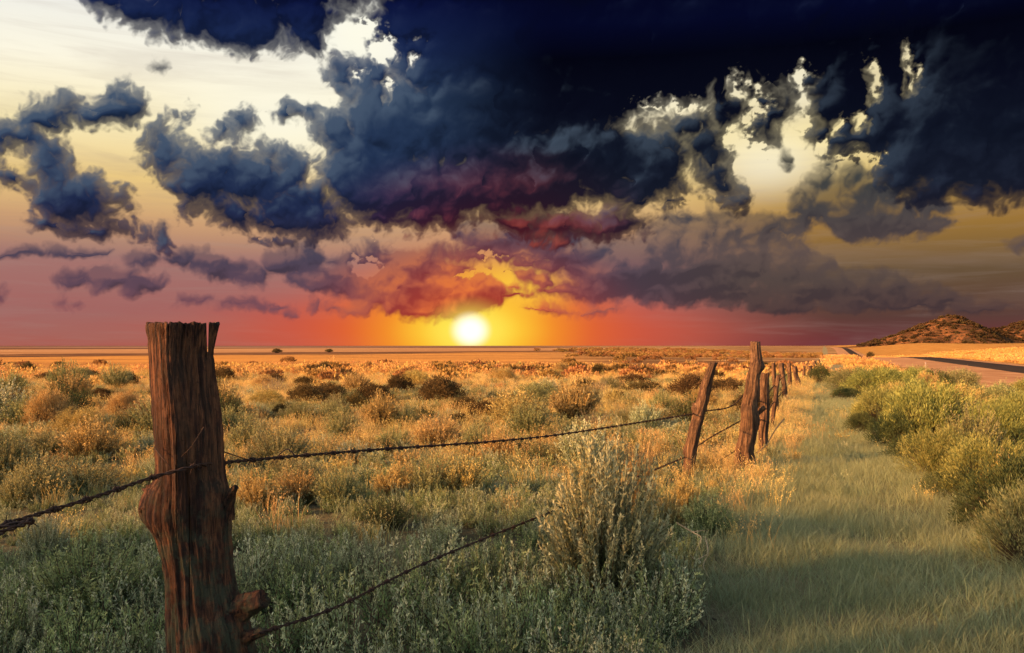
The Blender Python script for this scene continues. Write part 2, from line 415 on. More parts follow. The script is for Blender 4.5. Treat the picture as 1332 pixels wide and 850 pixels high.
M = {}
M['sage_teal']  = leaf_mat('sage_teal_leaf', (.11,.165,.055), (.44,.43,.17))
M['sage_grey']  = leaf_mat('sage_grey_leaf', (.17,.21,.085), (.58,.54,.30))
M['sage_olive'] = leaf_mat('sage_olive_leaf', (.13,.145,.05), (.42,.36,.15))
M['sage_hero']  = leaf_mat('sage_plume_leaf', (.12,.14,.05), (.64,.58,.28))
M['scrub_hill'] = leaf_mat('hill_scrub_leaf', (.045,.032,.015), (.12,.065,.028))
M['sage_gold']  = leaf_mat('sage_gold_leaf', (.25,.17,.048), (.64,.44,.155))
M['dark_brush'] = leaf_mat('dark_brush_leaf', (.060,.042,.018), (.17,.105,.04))
M['rabbit']     = leaf_mat('rabbitbrush_leaf', (.12,.135,.035), (.46,.41,.12))
M['dark_green'] = leaf_mat('dark_and_shade_brush_leaf', (.040,.052,.020), (.12,.125,.045))  # naturally dark brush; along the thicket base this colour paints in shade
M['bare']       = leaf_mat('bare_twig', (.24,.18,.09), (.40,.31,.16), wood=(.27,.20,.12))
M['straw']      = leaf_mat('straw_blade', (.36,.235,.07), (.68,.46,.16), trans=.35)
M['straw_far']  = leaf_mat('straw_far_blade', (.43,.215,.055), (.60,.34,.105), vary=.3, trans=.3)
M['scrub_far']  = leaf_mat('scrub_far_leaf', (.22,.11,.035), (.42,.22,.075))
M['track_grass'] = leaf_mat('track_grass_blade', (.175,.20,.09), (.33,.33,.165), trans=.35)
M['short_grass']= leaf_mat('short_grass_blade', (.15,.18,.085), (.32,.32,.16), trans=.35)
M['post']       = wood_mat('weathered_post_wood', (.007,.004,.003), (.042,.016,.008), (.20,.075,.028), 3.0, 44, (.050,.052,.026))
M['post_far']   = wood_mat('fence_post_wood', (.012,.007,.005), (.072,.034,.016), (.22,.115,.052), 3.5, 34)
M['twig']       = plain_mat('dry_twig', (.42,.33,.20), (.26,.19,.11), 40)
M['wire']       = plain_mat('rusty_wire', (.030,.016,.011), (.065,.030,.016), 90, .75, .3)
M['wire_pale']  = plain_mat('dusty_wire', (.30,.22,.12), (.16,.11,.06), 90, .7, .2)

# ------------------------------------------------------------------ plant meshes
def tubes(paths, rad, sides=3):
    """paths (n,k,3), rad (n,k) -> thin tubes"""
    n, k, _ = paths.shape
    t = np.gradient(paths, axis=1); t /= np.linalg.norm(t, axis=2, keepdims=True)+1e-9
    ref = np.where(np.abs(t[..., 2:3]) > .9, np.array([1., 0, 0]), np.array([0, 0, 1.]))
    a = np.cross(t, ref); a /= np.linalg.norm(a, axis=2, keepdims=True)+1e-9
    b = np.cross(t, a)
    ang = np.arange(sides)*2*np.pi/sides
    ring = paths[:, :, None, :] + rad[:, :, None, None]*(a[:, :, None, :]*np.cos(ang)[:, None] + b[:, :, None, :]*np.sin(ang)[:, None])
    v = ring.reshape(-1, 3)
    base = np.arange(n)[:, None, None]*(k*sides) + np.arange(k-1)[None, :, None]*sides
    j = np.arange(sides)[None, None, :]; j2 = (j+1) % sides
    f = np.stack([base+j, base+j2, base+sides+j2, base+sides+j], -1).reshape(-1, 4)
    return v, f
def leaves(p, d, L, W, rng):
    """a diamond leaf at each point p along direction d"""
    n = len(p)
    d = d/(np.linalg.norm(d, axis=1, keepdims=True)+1e-9)
    s = np.cross(d, rng.normal(size=(n, 3))); s /= np.linalg.norm(s, axis=1, keepdims=True)+1e-9
    L = np.asarray(L).reshape(-1, 1)*np.ones((n, 1)); W = np.asarray(W).reshape(-1, 1)*np.ones((n, 1))
    v = np.stack([p, p+d*L*.5+s*W*.5, p+d*L, p+d*L*.45-s*W*.5], 1).reshape(-1, 3)
    return v, np.arange(n*4).reshape(n, 4)
def bez(p0, p1, p2, k):
    t = np.linspace(0, 1, k)[None, :, None]
    return (1-t)**2*p0[:, None]+2*t*(1-t)*p1[:, None]+t*t*p2[:, None]
def join(parts):
    vs, fs, tp, wd, o = [], [], [], [], 0
    for v, f, t, w in parts:
        vs.append(v); fs.append(f+o); o += len(v)
        tp.append(np.broadcast_to(t, (len(v),)) if np.ndim(t) == 0 else t); wd.append(np.full(len(v), w))
    return np.concatenate(vs), fs, dict(tip=np.concatenate(tp), wood=np.concatenate(wd))
def plume_bush(seed, h, r, n, per, L, W, bare=.3, upright=.6, spike=.016, spread0=.05, k=7):
    """many stems fanning from one root, each an upright plume of small leaves; returns foliage and stem pieces"""
    rng = np.random.RandomState(seed)
    th = rng.rand(n)*2*np.pi; rho = np.sqrt(rng.rand(n))
    lump = .82+.30*rng.rand(9)[(th/(2*np.pi)*9).astype(int) % 9]       # uneven outline
    top = np.stack([r*rho*np.cos(th)*lump, r*rho*np.sin(th)*lump, h*np.sqrt(1-.72*rho**2)*(.62+.42*rng.rand(n))*lump**.6], 1)
    p0 = np.stack([spread0*rng.normal(size=n), spread0*rng.normal(size=n), np.zeros(n)], 1)
    mid = np.stack([top[:,0]*upright, top[:,1]*upright, top[:,2]*.42], 1) + rng.normal(size=(n,3))*.03*h
    P = bez(p0, mid, top, k)
    sv, sf = tubes(P, np.linspace(1, .3, k)[None, :]*(.0028+.0022*rng.rand(n, 1))*(h/.6)**.5, 3)
    t = bare + (1-bare)*rng.rand(n, per)**.85
    i = np.clip(t*(k-1), 0, k-1.001); i0 = i.astype(int); fr = (i-i0)[..., None]
    row = np.arange(n)[:, None]
    pos = P[row, i0]*(1-fr)+P[row, i0+1]*fr
    tan = P[row, i0+1]-P[row, i0]
    tan = tan/(np.linalg.norm(tan, axis=2, keepdims=True)+1e-9)
    taper = (1.15-t)[..., None]
    pos = pos + rng.normal(size=pos.shape)*spike*taper
    d = tan*.9 + rng.normal(size=tan.shape)*.55 + np.array([0, 0, .25])
    ll = L*(.6+.8*rng.rand(n*per)); ww = W*(.6+.8*rng.rand(n*per))
    lv, lf = leaves(pos.reshape(-1, 3), d.reshape(-1, 3), ll, ww, rng)
    head = rng.rand(n, 1) < .55                                       # flowering heads, paler
    tip = np.repeat(np.where(head, np.clip((t-.45)*1.6, 0, 1), .12+.25*t).ravel(), 4)
    return (lv, lf, tip, 0.0), (sv, sf, .0, 1.0)
def round_bush(seed, h, r, clumps, per, L, W):
    """rounded shrub: leaf clumps carried by branching stems, filling an uneven dome"""
    rng = np.random.RandomState(seed)
    th = rng.rand(clumps)*2*np.pi
    el = np.arcsin(rng.rand(clumps)**.8)
    rad = (.55+.45*rng.rand(clumps)**.5)
    lump = 1+.22*np.sin(th*3+seed)+.12*np.sin(th*5+2*seed+el*4)
    c = np.stack([r*rad*np.cos(el)*np.cos(th)*lump, r*rad*np.cos(el)*np.sin(th)*lump, h*(.16+.84*rad*np.sin(el)*lump**.5)], 1)
    p0 = np.stack([.06*r*rng.normal(size=clumps), .06*r*rng.normal(size=clumps), np.zeros(clumps)], 1)
    mid = c*np.array([.55, .55, .5])
    P = bez(p0, mid, c, 5)
    sv, sf = tubes(P, np.linspace(1, .35, 5)[None, :]*(.005+.004*rng.rand(clumps, 1)), 3)
    up = c/np.array([r, r, h*.9]); up[:, 2] += .5; up /= np.linalg.norm(up, axis=1, keepdims=True)
    pos = c[:, None, :] + rng.normal(size=(clumps, per, 3))*np.array([.075*r, .075*r, .055*h]) + up[:, None]*rng.rand(clumps, per, 1)*.16*h
    d = up[:, None]*1.3 + rng.normal(size=pos.shape)*.42 + np.array([0, 0, .35])
    lv, lf = leaves(pos.reshape(-1, 3), d.reshape(-1, 3), L*(.6+.8*rng.rand(clumps*per)), W*(.6+.8*rng.rand(clumps*per)), rng)
    lv[:, 2] = np.maximum(lv[:, 2], .01)
    tip = np.repeat(np.clip(rng.rand(clumps, per)*.6+.5*(rng.rand(clumps, 1)-.3), 0, 1).ravel(), 4)
    return (lv, lf, tip, 0.0), (sv, sf, 0.0, 1.0)
def grass_clump(seed, h, r, n, W, lean=.5, heads=.4, k=4):
    rng = np.random.RandomState(seed)
    th = rng.rand(n)*2*np.pi
    p0 = np.stack([r*rng.normal(size=n)*.5, r*rng.normal(size=n)*.5, np.zeros(n)-.01], 1)
    hh = h*(.45+.65*rng.rand(n)); ln = lean*hh*(.2+.9*rng.rand(n))
    p2 = p0+np.stack([ln*np.cos(th), ln*np.sin(th), hh], 1)
    p1 = p0+np.stack([.22*ln*np.cos(th), .22*ln*np.sin(th), hh*.66], 1)
    P = bez(p0, p1, p2, k)
    sd = np.stack([-np.sin(th+rng.normal(size=n)), np.cos(th+rng.normal(size=n)), 0*th], 1)[:, None]
    w = (W*(.6+.8*rng.rand(n)))[:, None, None]*np.array([1, .85, .55, .08])[None, :k, None]
    v = np.stack([P-sd*w*.5, P+sd*w*.5], 2).reshape(-1, 3)
    base = np.arange(n)[:, None]*(2*k)+np.arange(k-1)[None, :]*2
    f = np.stack([base, base+1, base+3, base+2], -1).reshape(-1, 4)
    tip = np.broadcast_to(np.linspace(0, .9, k)[None, :, None], (n, k, 2)).ravel()
    parts = [(v, f, tip, 0.0)]
    nh = int(n*heads)
    if nh:
        q = np.repeat(p2[:nh], 5, 0)+rng.normal(size=(nh*5, 3))*np.array([.006, .006, .02])*(h/.3)
        lv, lf = leaves(q, np.array([0, 0, 1.])+rng.normal(size=q.shape)*.5, W*4.5, W*2.0, rng)
        parts.append((lv, lf, np.full(len(lv), 1.0), 0.0))
    return parts

# ------------------------------------------------------------------ ground, road, hill
def build_ground():
    ys = np.concatenate([np.arange(-60, -2, 2.), np.arange(-2, 40, .35), np.geomspace(40, 26000, 170)])
    a = np.linspace(-1, 1, 321); a = (a*.45+.55*a**3)*3.2
    yy, aa = np.meshgrid(ys, a, indexing='ij')
    xx = aa*(np.abs(yy)+22)
    zz = ground_z(xx, yy)
    m, g, out = new_mat('dry_plain')
    geo = g.node('ShaderNodeNewGeometry'); Pp = geo.outputs['Position']
    sx = g.node('ShaderNodeSeparateXYZ'); g.l.new(Pp, sx.inputs[0])
    X, Y = sx.outputs[0], sx.outputs[1]
    n1 = g.noise(Pp, .9, 6, .65); n2 = g.noise(Pp, 14., 5, .7); n3 = g.noise(Pp, .07, 5, .6)
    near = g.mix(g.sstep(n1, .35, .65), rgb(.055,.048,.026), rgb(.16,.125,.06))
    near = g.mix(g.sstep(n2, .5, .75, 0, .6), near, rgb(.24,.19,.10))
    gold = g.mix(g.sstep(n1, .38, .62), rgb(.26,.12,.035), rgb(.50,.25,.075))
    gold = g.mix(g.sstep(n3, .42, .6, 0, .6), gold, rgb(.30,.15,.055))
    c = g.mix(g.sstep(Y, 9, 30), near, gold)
    # far fields: pale stubble, dark scrub and ploughed strips lying across the plain
    wob = g.math('MULTIPLY', g.math('SUBTRACT', g.noise(g.vmath('MULTIPLY', Pp, (.004,.012,0)), 1., 4, .6), .5), 90)
    s = g.math('ADD', g.math('SUBTRACT', Y, g.math('MULTIPLY', X, 1.2)), wob)
    lg = g.math('DIVIDE', g.math('LOGARITHM', g.math('MAXIMUM', s, 1.0), 10.0), 4.6, clamp=True)
    L10 = lambda v: math.log10(v)/4.6
    far = g.ramp(lg, [(0, rgb(.50,.22,.052)), (L10(175), rgb(.50,.225,.055)), (L10(190), rgb(.11,.055,.03)), (L10(245), rgb(.12,.06,.035)),
                      (L10(262), rgb(.40,.20,.085)), (L10(430), rgb(.44,.23,.10)), (L10(560), rgb(.38,.20,.09)), (L10(640), rgb(.10,.05,.035)), (L10(900), rgb(.13,.07,.05)),
                      (L10(1100), rgb(.28,.16,.10)), (L10(1500), rgb(.30,.17,.11)), (L10(1700), rgb(.09,.05,.045)), (L10(3200), rgb(.12,.07,.06)), (L10(4200), rgb(.2,.11,.09)), (1, rgb(.08,.05,.05))])
    st = g.noise(g.vmath('MULTIPLY', Pp, (.012,.10,0)), 1., 4, .6)
    far = g.mix(g.sstep(st, .42, .62, 0, .6), far, rgb(.27,.12,.04))
    scrubby = g.mix(g.sstep(g.noise(g.vmath('MULTIPLY', Pp, (.02,.10,0)), 1., 5, .62), .40, .56), rgb(.44,.25,.10), rgb(.17,.085,.035))
    far = g.mix(g.sstep(g.math('DIVIDE', X, g.math('MAXIMUM', Y, 1.)), .0, .16), far, scrubby)
    c = g.mix(g.sstep(Y, 50, 66), c, far)
    # golden pasture right of the road
    off = g.math('SUBTRACT', X, g.math('MULTIPLY', Y, RS))
    past = g.mix(g.sstep(g.noise(g.vmath('MULTIPLY', Pp, (.16,.4,0)), 1., 5, .6), .38, .62), rgb(.31,.135,.03), rgb(.45,.23,.06))
    c = g.mix(g.sstep(off, 13.5, 16), c, past)
    # worn dusty track between fence and brush
    tr = g.math('MULTIPLY', g.sstep(g.math('ABSOLUTE', g.math('SUBTRACT', off, .4)), 1.5, .7), g.sstep(Y, 4, 30, .3, .9))
    c = g.mix(tr, c, g.mix(g.sstep(n2, .4, .6), rgb(.20,.17,.08), rgb(.30,.24,.12)))
    b = g.node('ShaderNodeBsdfPrincipled'); g.put(b.inputs['Base Color'], c); b.inputs['Roughness'].default_value = .95
    b.inputs['Specular IOR Level'].default_value = 0.
    bp = g.node('ShaderNodeBump'); bp.inputs['Strength'].default_value = .7; bp.inputs['Distance'].default_value = .05
    g.put(bp.inputs['Height'], g.math('ADD', n2, n1)); g.l.new(bp.outputs[0], b.inputs['Normal'])
    g.l.new(b.outputs[0], out.inputs[0])
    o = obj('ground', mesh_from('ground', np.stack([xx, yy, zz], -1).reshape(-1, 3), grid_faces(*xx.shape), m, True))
    tag(o, kind='structure')

def strip(name, o0, o1, lift, mat, n=7, wav=0.0):
    ys = np.concatenate([np.arange(-40, 120, 1.0), np.arange(120, 640, 3.0)])
    t = np.linspace(0, 1, n)
    yy, tt = np.meshgrid(ys, t, indexing='ij')
    oo = RO + o0 + (o1-o0)*tt
    if wav: oo = oo + wav*fbm(yy, 0*yy, 3., 3, 40)*(np.abs(tt-.5)*2)
    xx = RS*yy + oo
    zz = ground_z(xx, yy) + lift
    v = np.stack([xx, yy, zz], -1)
    v[:, 0, 2] -= lift+.05; v[:, -1, 2] -= lift+.05
    o = obj(name, mesh_from(name, v.reshape(-1, 3), grid_faces(*xx.shape)[:, ::-1], mat, True))
    return tag(o, kind='structure')
def build_road():
    m, g, out = new_mat('gravel_shoulder')
    geo = g.node('ShaderNodeNewGeometry'); Pp = geo.outputs['Position']
    n1 = g.noise(Pp, .5, 5, .6); n2 = g.noise(Pp, 22., 3, .7); n3 = g.noise(g.vmath('MULTIPLY', Pp, (.9,.12,0)), 1., 4, .6)
    c = g.mix(g.sstep(n1, .35, .65), rgb(.33,.155,.065), rgb(.46,.24,.11))
    c = g.mix(g.sstep(n3, .45, .7, 0, .5), c, rgb(.25,.115,.05))
    c = g.mix(g.sstep(n2, .5, .8, 0, .5), c, rgb(.22,.13,.08))
    b = g.node('ShaderNodeBsdfPrincipled'); g.put(b.inputs['Base Color'], c); b.inputs['Roughness'].default_value = 1.
    b.inputs['Specular IOR Level'].default_value = .03
    bp = g.node('ShaderNodeBump'); bp.inputs['Strength'].default_value = .6; bp.inputs['Distance'].default_value = .02
    g.put(bp.inputs['Height'], n2); g.l.new(bp.outputs[0], b.inputs['Normal']); g.l.new(b.outputs[0], out.inputs[0])
    strip('road_shoulder', -4.4, 6.0, .05, m, 9, .5)
    m, g, out = new_mat('old_asphalt')
    geo = g.node('ShaderNodeNewGeometry'); Pp = geo.outputs['Position']
    n1 = g.noise(Pp, .8, 5, .6); n2 = g.noise(Pp, 60., 2, .6)
    c = g.mix(g.sstep(n1, .3, .7), rgb(.030,.022,.018), rgb(.050,.036,.028))
    b = g.node('ShaderNodeBsdfPrincipled'); g.put(b.inputs['Base Color'], c); b.inputs['Roughness'].default_value = .9
    b.inputs['Specular IOR Level'].default_value = .02
    g.l.new(b.outputs[0], out.inputs[0])
    strip('road', 0.0, 4.6, .11, m, 5, .12)

def build_hill():
    prof = [(1090,452),(1120,450),(1140,447),(1152,442),(1165,437),(1185,430),(1200,424),(1215,417),(1228,413),(1240,411.5),(1250,412),(1262,418),(1280,428),(1296,430),(1310,430.5),(1325,424),(1340,417),(1375,404),(1440,410),(1520,425),(1640,446),(1760,455)]
    Y0 = 620.
    X = np.array([(p-666)/F*Y0 for p, _ in prof]); Z = np.array([CAM_Z-(q-450)/F*Y0 for _, q in prof])
    xs = np.linspace(X[0], X[-1], 340); ys = np.linspace(520, 800, 130)
    yy, xx = np.meshgrid(ys, xs, indexing='ij')
    ridge = Y0 + 14*fbm(xx, 0*xx, 60., 3, 70)
    top = np.interp(xx, X, Z)
    wd = np.where(yy < ridge, 30+2.2*top, 60+2.6*top)
    fall = np.clip(1-np.abs(yy-ridge)/wd, 0, 1); fall = fall**1.25*(1.6-.6*fall)
    zz = -4 + (top+4)*fall + (1.1*fbm(xx, yy, 22., 4, 71)+.5*fbm(xx, yy, 6., 3, 75))*np.clip(top/8, 0, 1)*fall
    m, g, out = new_mat('hill_soil')
    geo = g.node('ShaderNodeNewGeometry'); Pp = geo.outputs['Position']
    n1 = g.noise(Pp, .12, 6, .65); n2 = g.noise(Pp, .5, 4, .6)
    c = g.mix(g.sstep(n1, .38, .6), rgb(.06,.026,.011), rgb(.17,.068,.024))
    c = g.mix(g.sstep(n2, .46, .62, 0, .85), c, rgb(.045,.030,.014))
    b = g.node('ShaderNodeBsdfPrincipled'); g.put(b.inputs['Base Color'], c); b.inputs['Roughness'].default_value = 1.
    b.inputs['Specular IOR Level'].default_value = .03
    bp = g.node('ShaderNodeBump'); bp.inputs['Strength'].default_value = .8; bp.inputs['Distance'].default_value = 1.2
    g.put(bp.inputs['Height'], n2); g.l.new(bp.outputs[0], b.inputs['Normal']); g.l.new(b.outputs[0], out.inputs[0])
    o = obj('hill', mesh_from('hill', np.stack([xx, yy, zz], -1).reshape(-1, 3), grid_faces(*xx.shape), m, True))
    tag(o, kind='structure')
    rng = np.random.RandomState(5)
    pts = []
    while len(pts) < 6000:
        i, j = rng.randint(0, 129), rng.randint(0, 339)
        if zz[i, j] > 1.0 and rng.rand() < .45 + .55*(fbm(xx[i,j], yy[i,j], 30., 2, 77) > -.05): pts.append((xx[i,j]+rng.rand(), yy[i,j]+rng.rand()*2, zz[i,j]-.15))
    return np.array(pts)

def build_shade_blocker():
    """unseen mound added behind and left of the camera to shade the foreground"""
    s = np.array([math.sin(SUN_AZ), math.cos(SUN_AZ)]); e = np.array([s[1], -s[0]])
    te = math.tan(SUN_EL); D = 38.
    q = np.concatenate([np.arange(-60, -2, 1.5), np.arange(-2, 10, .05), np.arange(10, 46, 1.5)]); w = np.linspace(-22, 22, 45)
    hq = np.interp(q, [-60, -25, 0, 2.62, 2.72, 3.0, 3.1, 3.7, 3.9, 4.28, 4.5, 5.3, 6.0, 7.5, 10, 30, 46],
                   [0, 7, (D+8)*te, (D+8)*te, 1.02+(D+.2)*te, 1.02+(D+.2)*te, (D+8)*te, (D+8)*te, (D+4.5)*te, (D+4.5)*te, (D+7)*te, (D+7)*te, (D+3.6)*te, (D-3)*te, 6.5, 2, 0])  # crest shaped for its shadow; notches let sun reach post and big bush
    hq = hq + (.14*fbm(q, 0*q, .9, 3, 950))*(hq > 5)*(1-.8*np.exp(-((q-2.87)/.4)**2))
    W, Q = np.meshgrid(w, q)
    z = hq[:, None]*np.clip(1-np.abs(W)/22, 0, 1)**.8 - .3 + .25*fbm(Q, W, 5., 3, 951)*np.clip(np.abs(W)/3, 0, 1)
    xy = s*(D+W[..., None]) + e*Q[..., None]
    m = plain_mat('shade_blocker_soil', (.22,.13,.06), (.12,.08,.035), .8, .95, 0., .05)
    o = obj('shade_blocker', mesh_from('shade_blocker', np.concatenate([xy, z[..., None]], -1).reshape(-1, 3), grid_faces(*z.shape), m, True))
    tag(o, kind='structure')

# ------------------------------------------------------------------ scattered ground cover (stuff)
def prototypes(name, meshes):
    c = bpy.data.collections.new(name)
    for me in meshes:
        c.objects.link(bpy.data.objects.new(me.name, me))
    return c
def scatter(name, pts, scl, protos, seed, tilt=.12, pick=None):
    rng = np.random.RandomState(seed)
    n = len(pts)
    me = bpy.data.meshes.new(name)
    me.vertices.add(n); me.vertices.foreach_set('co', np.asarray(pts, np.float32).ravel())
    rot = np.stack([rng.normal(size=n)*tilt, rng.normal(size=n)*tilt, rng.rand(n)*6.283], 1)
    a = me.attributes.new('turn', 'FLOAT_VECTOR', 'POINT'); a.data.foreach_set('vector', rot.astype(np.float32).ravel())
    a = me.attributes.new('size', 'FLOAT', 'POINT'); a.data.foreach_set('value', np.asarray(scl, np.float32))
    idx = rng.randint(0, len(protos.objects), n) if pick is None else pick
    a = me.attributes.new('kind_index', 'INT', 'POINT'); a.data.foreach_set('value', np.asarray(idx, np.int32))
    o = obj(name, me); tag(o, kind='stuff')
    t = bpy.data.node_groups.new(name, 'GeometryNodeTree')
    t.interface.new_socket('Geometry', in_out='INPUT', socket_type='NodeSocketGeometry')
    t.interface.new_socket('Geometry', in_out='OUTPUT', socket_type='NodeSocketGeometry')
    g = NT(t)
    gi = g.node('NodeGroupInput'); go = g.node('NodeGroupOutput')
    ip = g.node('GeometryNodeInstanceOnPoints'); ci = g.node('GeometryNodeCollectionInfo')
    ci.inputs['Collection'].default_value = protos
    ci.inputs['Separate Children'].default_value = True; ci.inputs['Reset Children'].default_value = True
    def named(k, typ): q = g.node('GeometryNodeInputNamedAttribute', data_type=typ); q.inputs['Name'].default_value = k; return q.outputs[0]
    e = g.node('FunctionNodeEulerToRotation'); g.l.new(named('turn', 'FLOAT_VECTOR'), e.inputs[0])
    g.l.new(gi.outputs[0], ip.inputs['Points']); g.l.new(ci.outputs[0], ip.inputs['Instance'])
    ip.inputs['Pick Instance'].default_value = True
    g.l.new(named('kind_index', 'INT'), ip.inputs['Instance Index'])
    g.l.new(e.outputs[0], ip.inputs['Rotation']); g.l.new(named('size', 'FLOAT'), ip.inputs['Scale'])
    g.l.new(ip.outputs[0], go.inputs[0])
    md = o.modifiers.new('scatter', 'NODES'); md.node_group = t
    return o
def field_points(rng, y0, y1, dens, xmin=-.82, xmax=.82, pad=1.5):
    """random points over the wedge the camera looks into, with room either side"""
    n = int(dens*(xmax-xmin)*.5*((y1+pad)**2-(y0+pad)**2))
    y = np.sqrt(rng.rand(n)*((y1+pad)**2-(y0+pad)**2)+(y0+pad)**2)-pad
    x = (xmin+(xmax-xmin)*rng.rand(n))*(y+pad)
    return x, y
def with_z(x, y): return np.stack([x, y, ground_z(x, y)-.01], 1)
# ------------------------------------------------------------------ fence
def ring_post(path, rx, ry, seed, power=2.0, rough=.05, nang=40, step=.03, top_rough=.012, knobs=(), grooves=6, fine=0.0, bend=0.0):
    """a gnarled post along a bent line; path: list of points bottom to top, rx/ry half widths at them"""
    P = np.array(path, float); L = np.concatenate([[0], np.cumsum(np.linalg.norm(np.diff(P, axis=0), axis=1))])
    s = np.linspace(0, L[-1], max(8, int(L[-1]/step)))
    C = np.stack([np.interp(s, L, P[:, i]) for i in range(3)], 1)
    C[:, 0] += bend*fbm(s, 0*s+seed, .45, 2, 560+seed); C[:, 1] += bend*fbm(s, 0*s-seed, .45, 2, 570+seed)
    RX = np.interp(s, L, rx); RY = np.interp(s, L, ry)
    pw = np.interp(s, L, power) if np.ndim(power) else np.full(len(s), power)
    th = np.linspace(0, 2*np.pi, nang, endpoint=False)
    S_, T_ = np.meshgrid(s, th, indexing='ij')
    c, sn = np.cos(T_), np.sin(T_)
    k = (np.abs(c)**pw[:, None]+np.abs(sn)**pw[:, None])**(-1/pw[:, None])
    tx, ty = np.cos(T_)*3, np.sin(T_)*3
    n = rough*(fbm(tx*grooves*.33+seed, S_*1.4+ty*grooves*.33, 1., 3, 500+seed)*.9 + .6*fbm(tx*grooves, S_*2.2+ty*grooves, 1., 3, 520+seed))
    n = n - rough*.9*np.clip(.14-np.abs(perlin(tx*1.3+seed, S_*.7+ty*1.3, 530+seed)), 0, 1)*6
    n = n + rough*.5*fbm(tx*6, S_*26+ty*6, 1., 3, 550+seed)*fine
    for (ks, ka, ksz, kh) in knobs:        # knots: height along the post, angle, size, bulge
        da = np.angle(np.exp(1j*(T_-ka)))
        n = n + kh*np.exp(-((S_-ks)/ksz)**2-(da/.55)**2)
    k = k*(1+n)
    v = np.stack([C[:, 0:1]+RX[:, None]*k*c, C[:, 1:2]+RY[:, None]*k*sn, C[:, 2:3]+0*k], -1)
    v[-1, :, 2] += top_rough*fbm(tx[-1]*2, ty[-1]*2, 1., 2, 540+seed)
    v[-2, :, 2] += .3*top_rough*fbm(tx[-1]*2, ty[-1]*2, 1., 2, 540+seed)
    n_, m_ = S_.shape
    f = [grid_faces(n_, m_, True)]
    top = v[-1].mean(0)
    inner = top+(v[-1]-top)*.55; inner[:, 2] -= .004
    vv = np.concatenate([v.reshape(-1, 3), inner, [top-[0, 0, .006]]])
    a = (n_-1)*m_+np.arange(m_); b = n_*m_+np.arange(m_)
    f.append(np.stack([a, np.roll(a, -1), np.roll(b, -1), b], -1))
    f.append(np.stack([b, np.roll(b, -1), np.full(m_, len(vv)-1)], -1))
    return vv, f
def stub_mesh(p0, p1, r0, r1, seed):
    p0, p1 = np.array(p0), np.array(p1)
    t = np.linspace(0, 1, 14)[:, None]
    path = p0*(1-t)+p1*t; path[:, 2] += .012*np.sin(t[:, 0]*3)
    ax = (p1-p0)/np.linalg.norm(p1-p0); a = np.cross(ax, [0, 0, 1.]); a /= np.linalg.norm(a); b = np.cross(ax, a)
    th = np.linspace(0, 2*np.pi, 22, endpoint=False)
    r = (r0+(r1-r0)*t**.55)*(1+.34*fbm(np.cos(th)[None]*2+t*1.2, np.sin(th)[None]*2+t*.6, 1., 4, seed))
    v = path[:, None]+r[..., None]*(a*np.cos(th)[:, None]+b*np.sin(th)[:, None])
    v[-1] += ax*(.35*r1*fbm(np.cos(th)*2.5, np.sin(th)*2.5, 1., 3, seed+5))[:, None]
    vv = np.concatenate([v.reshape(-1, 3), [p1-ax*.008]])
    e = 13*22+np.arange(22)
    return vv, [grid_faces(14, 22, True), np.stack([e, np.roll(e, -1), np.full(22, 14*22)], -1)]

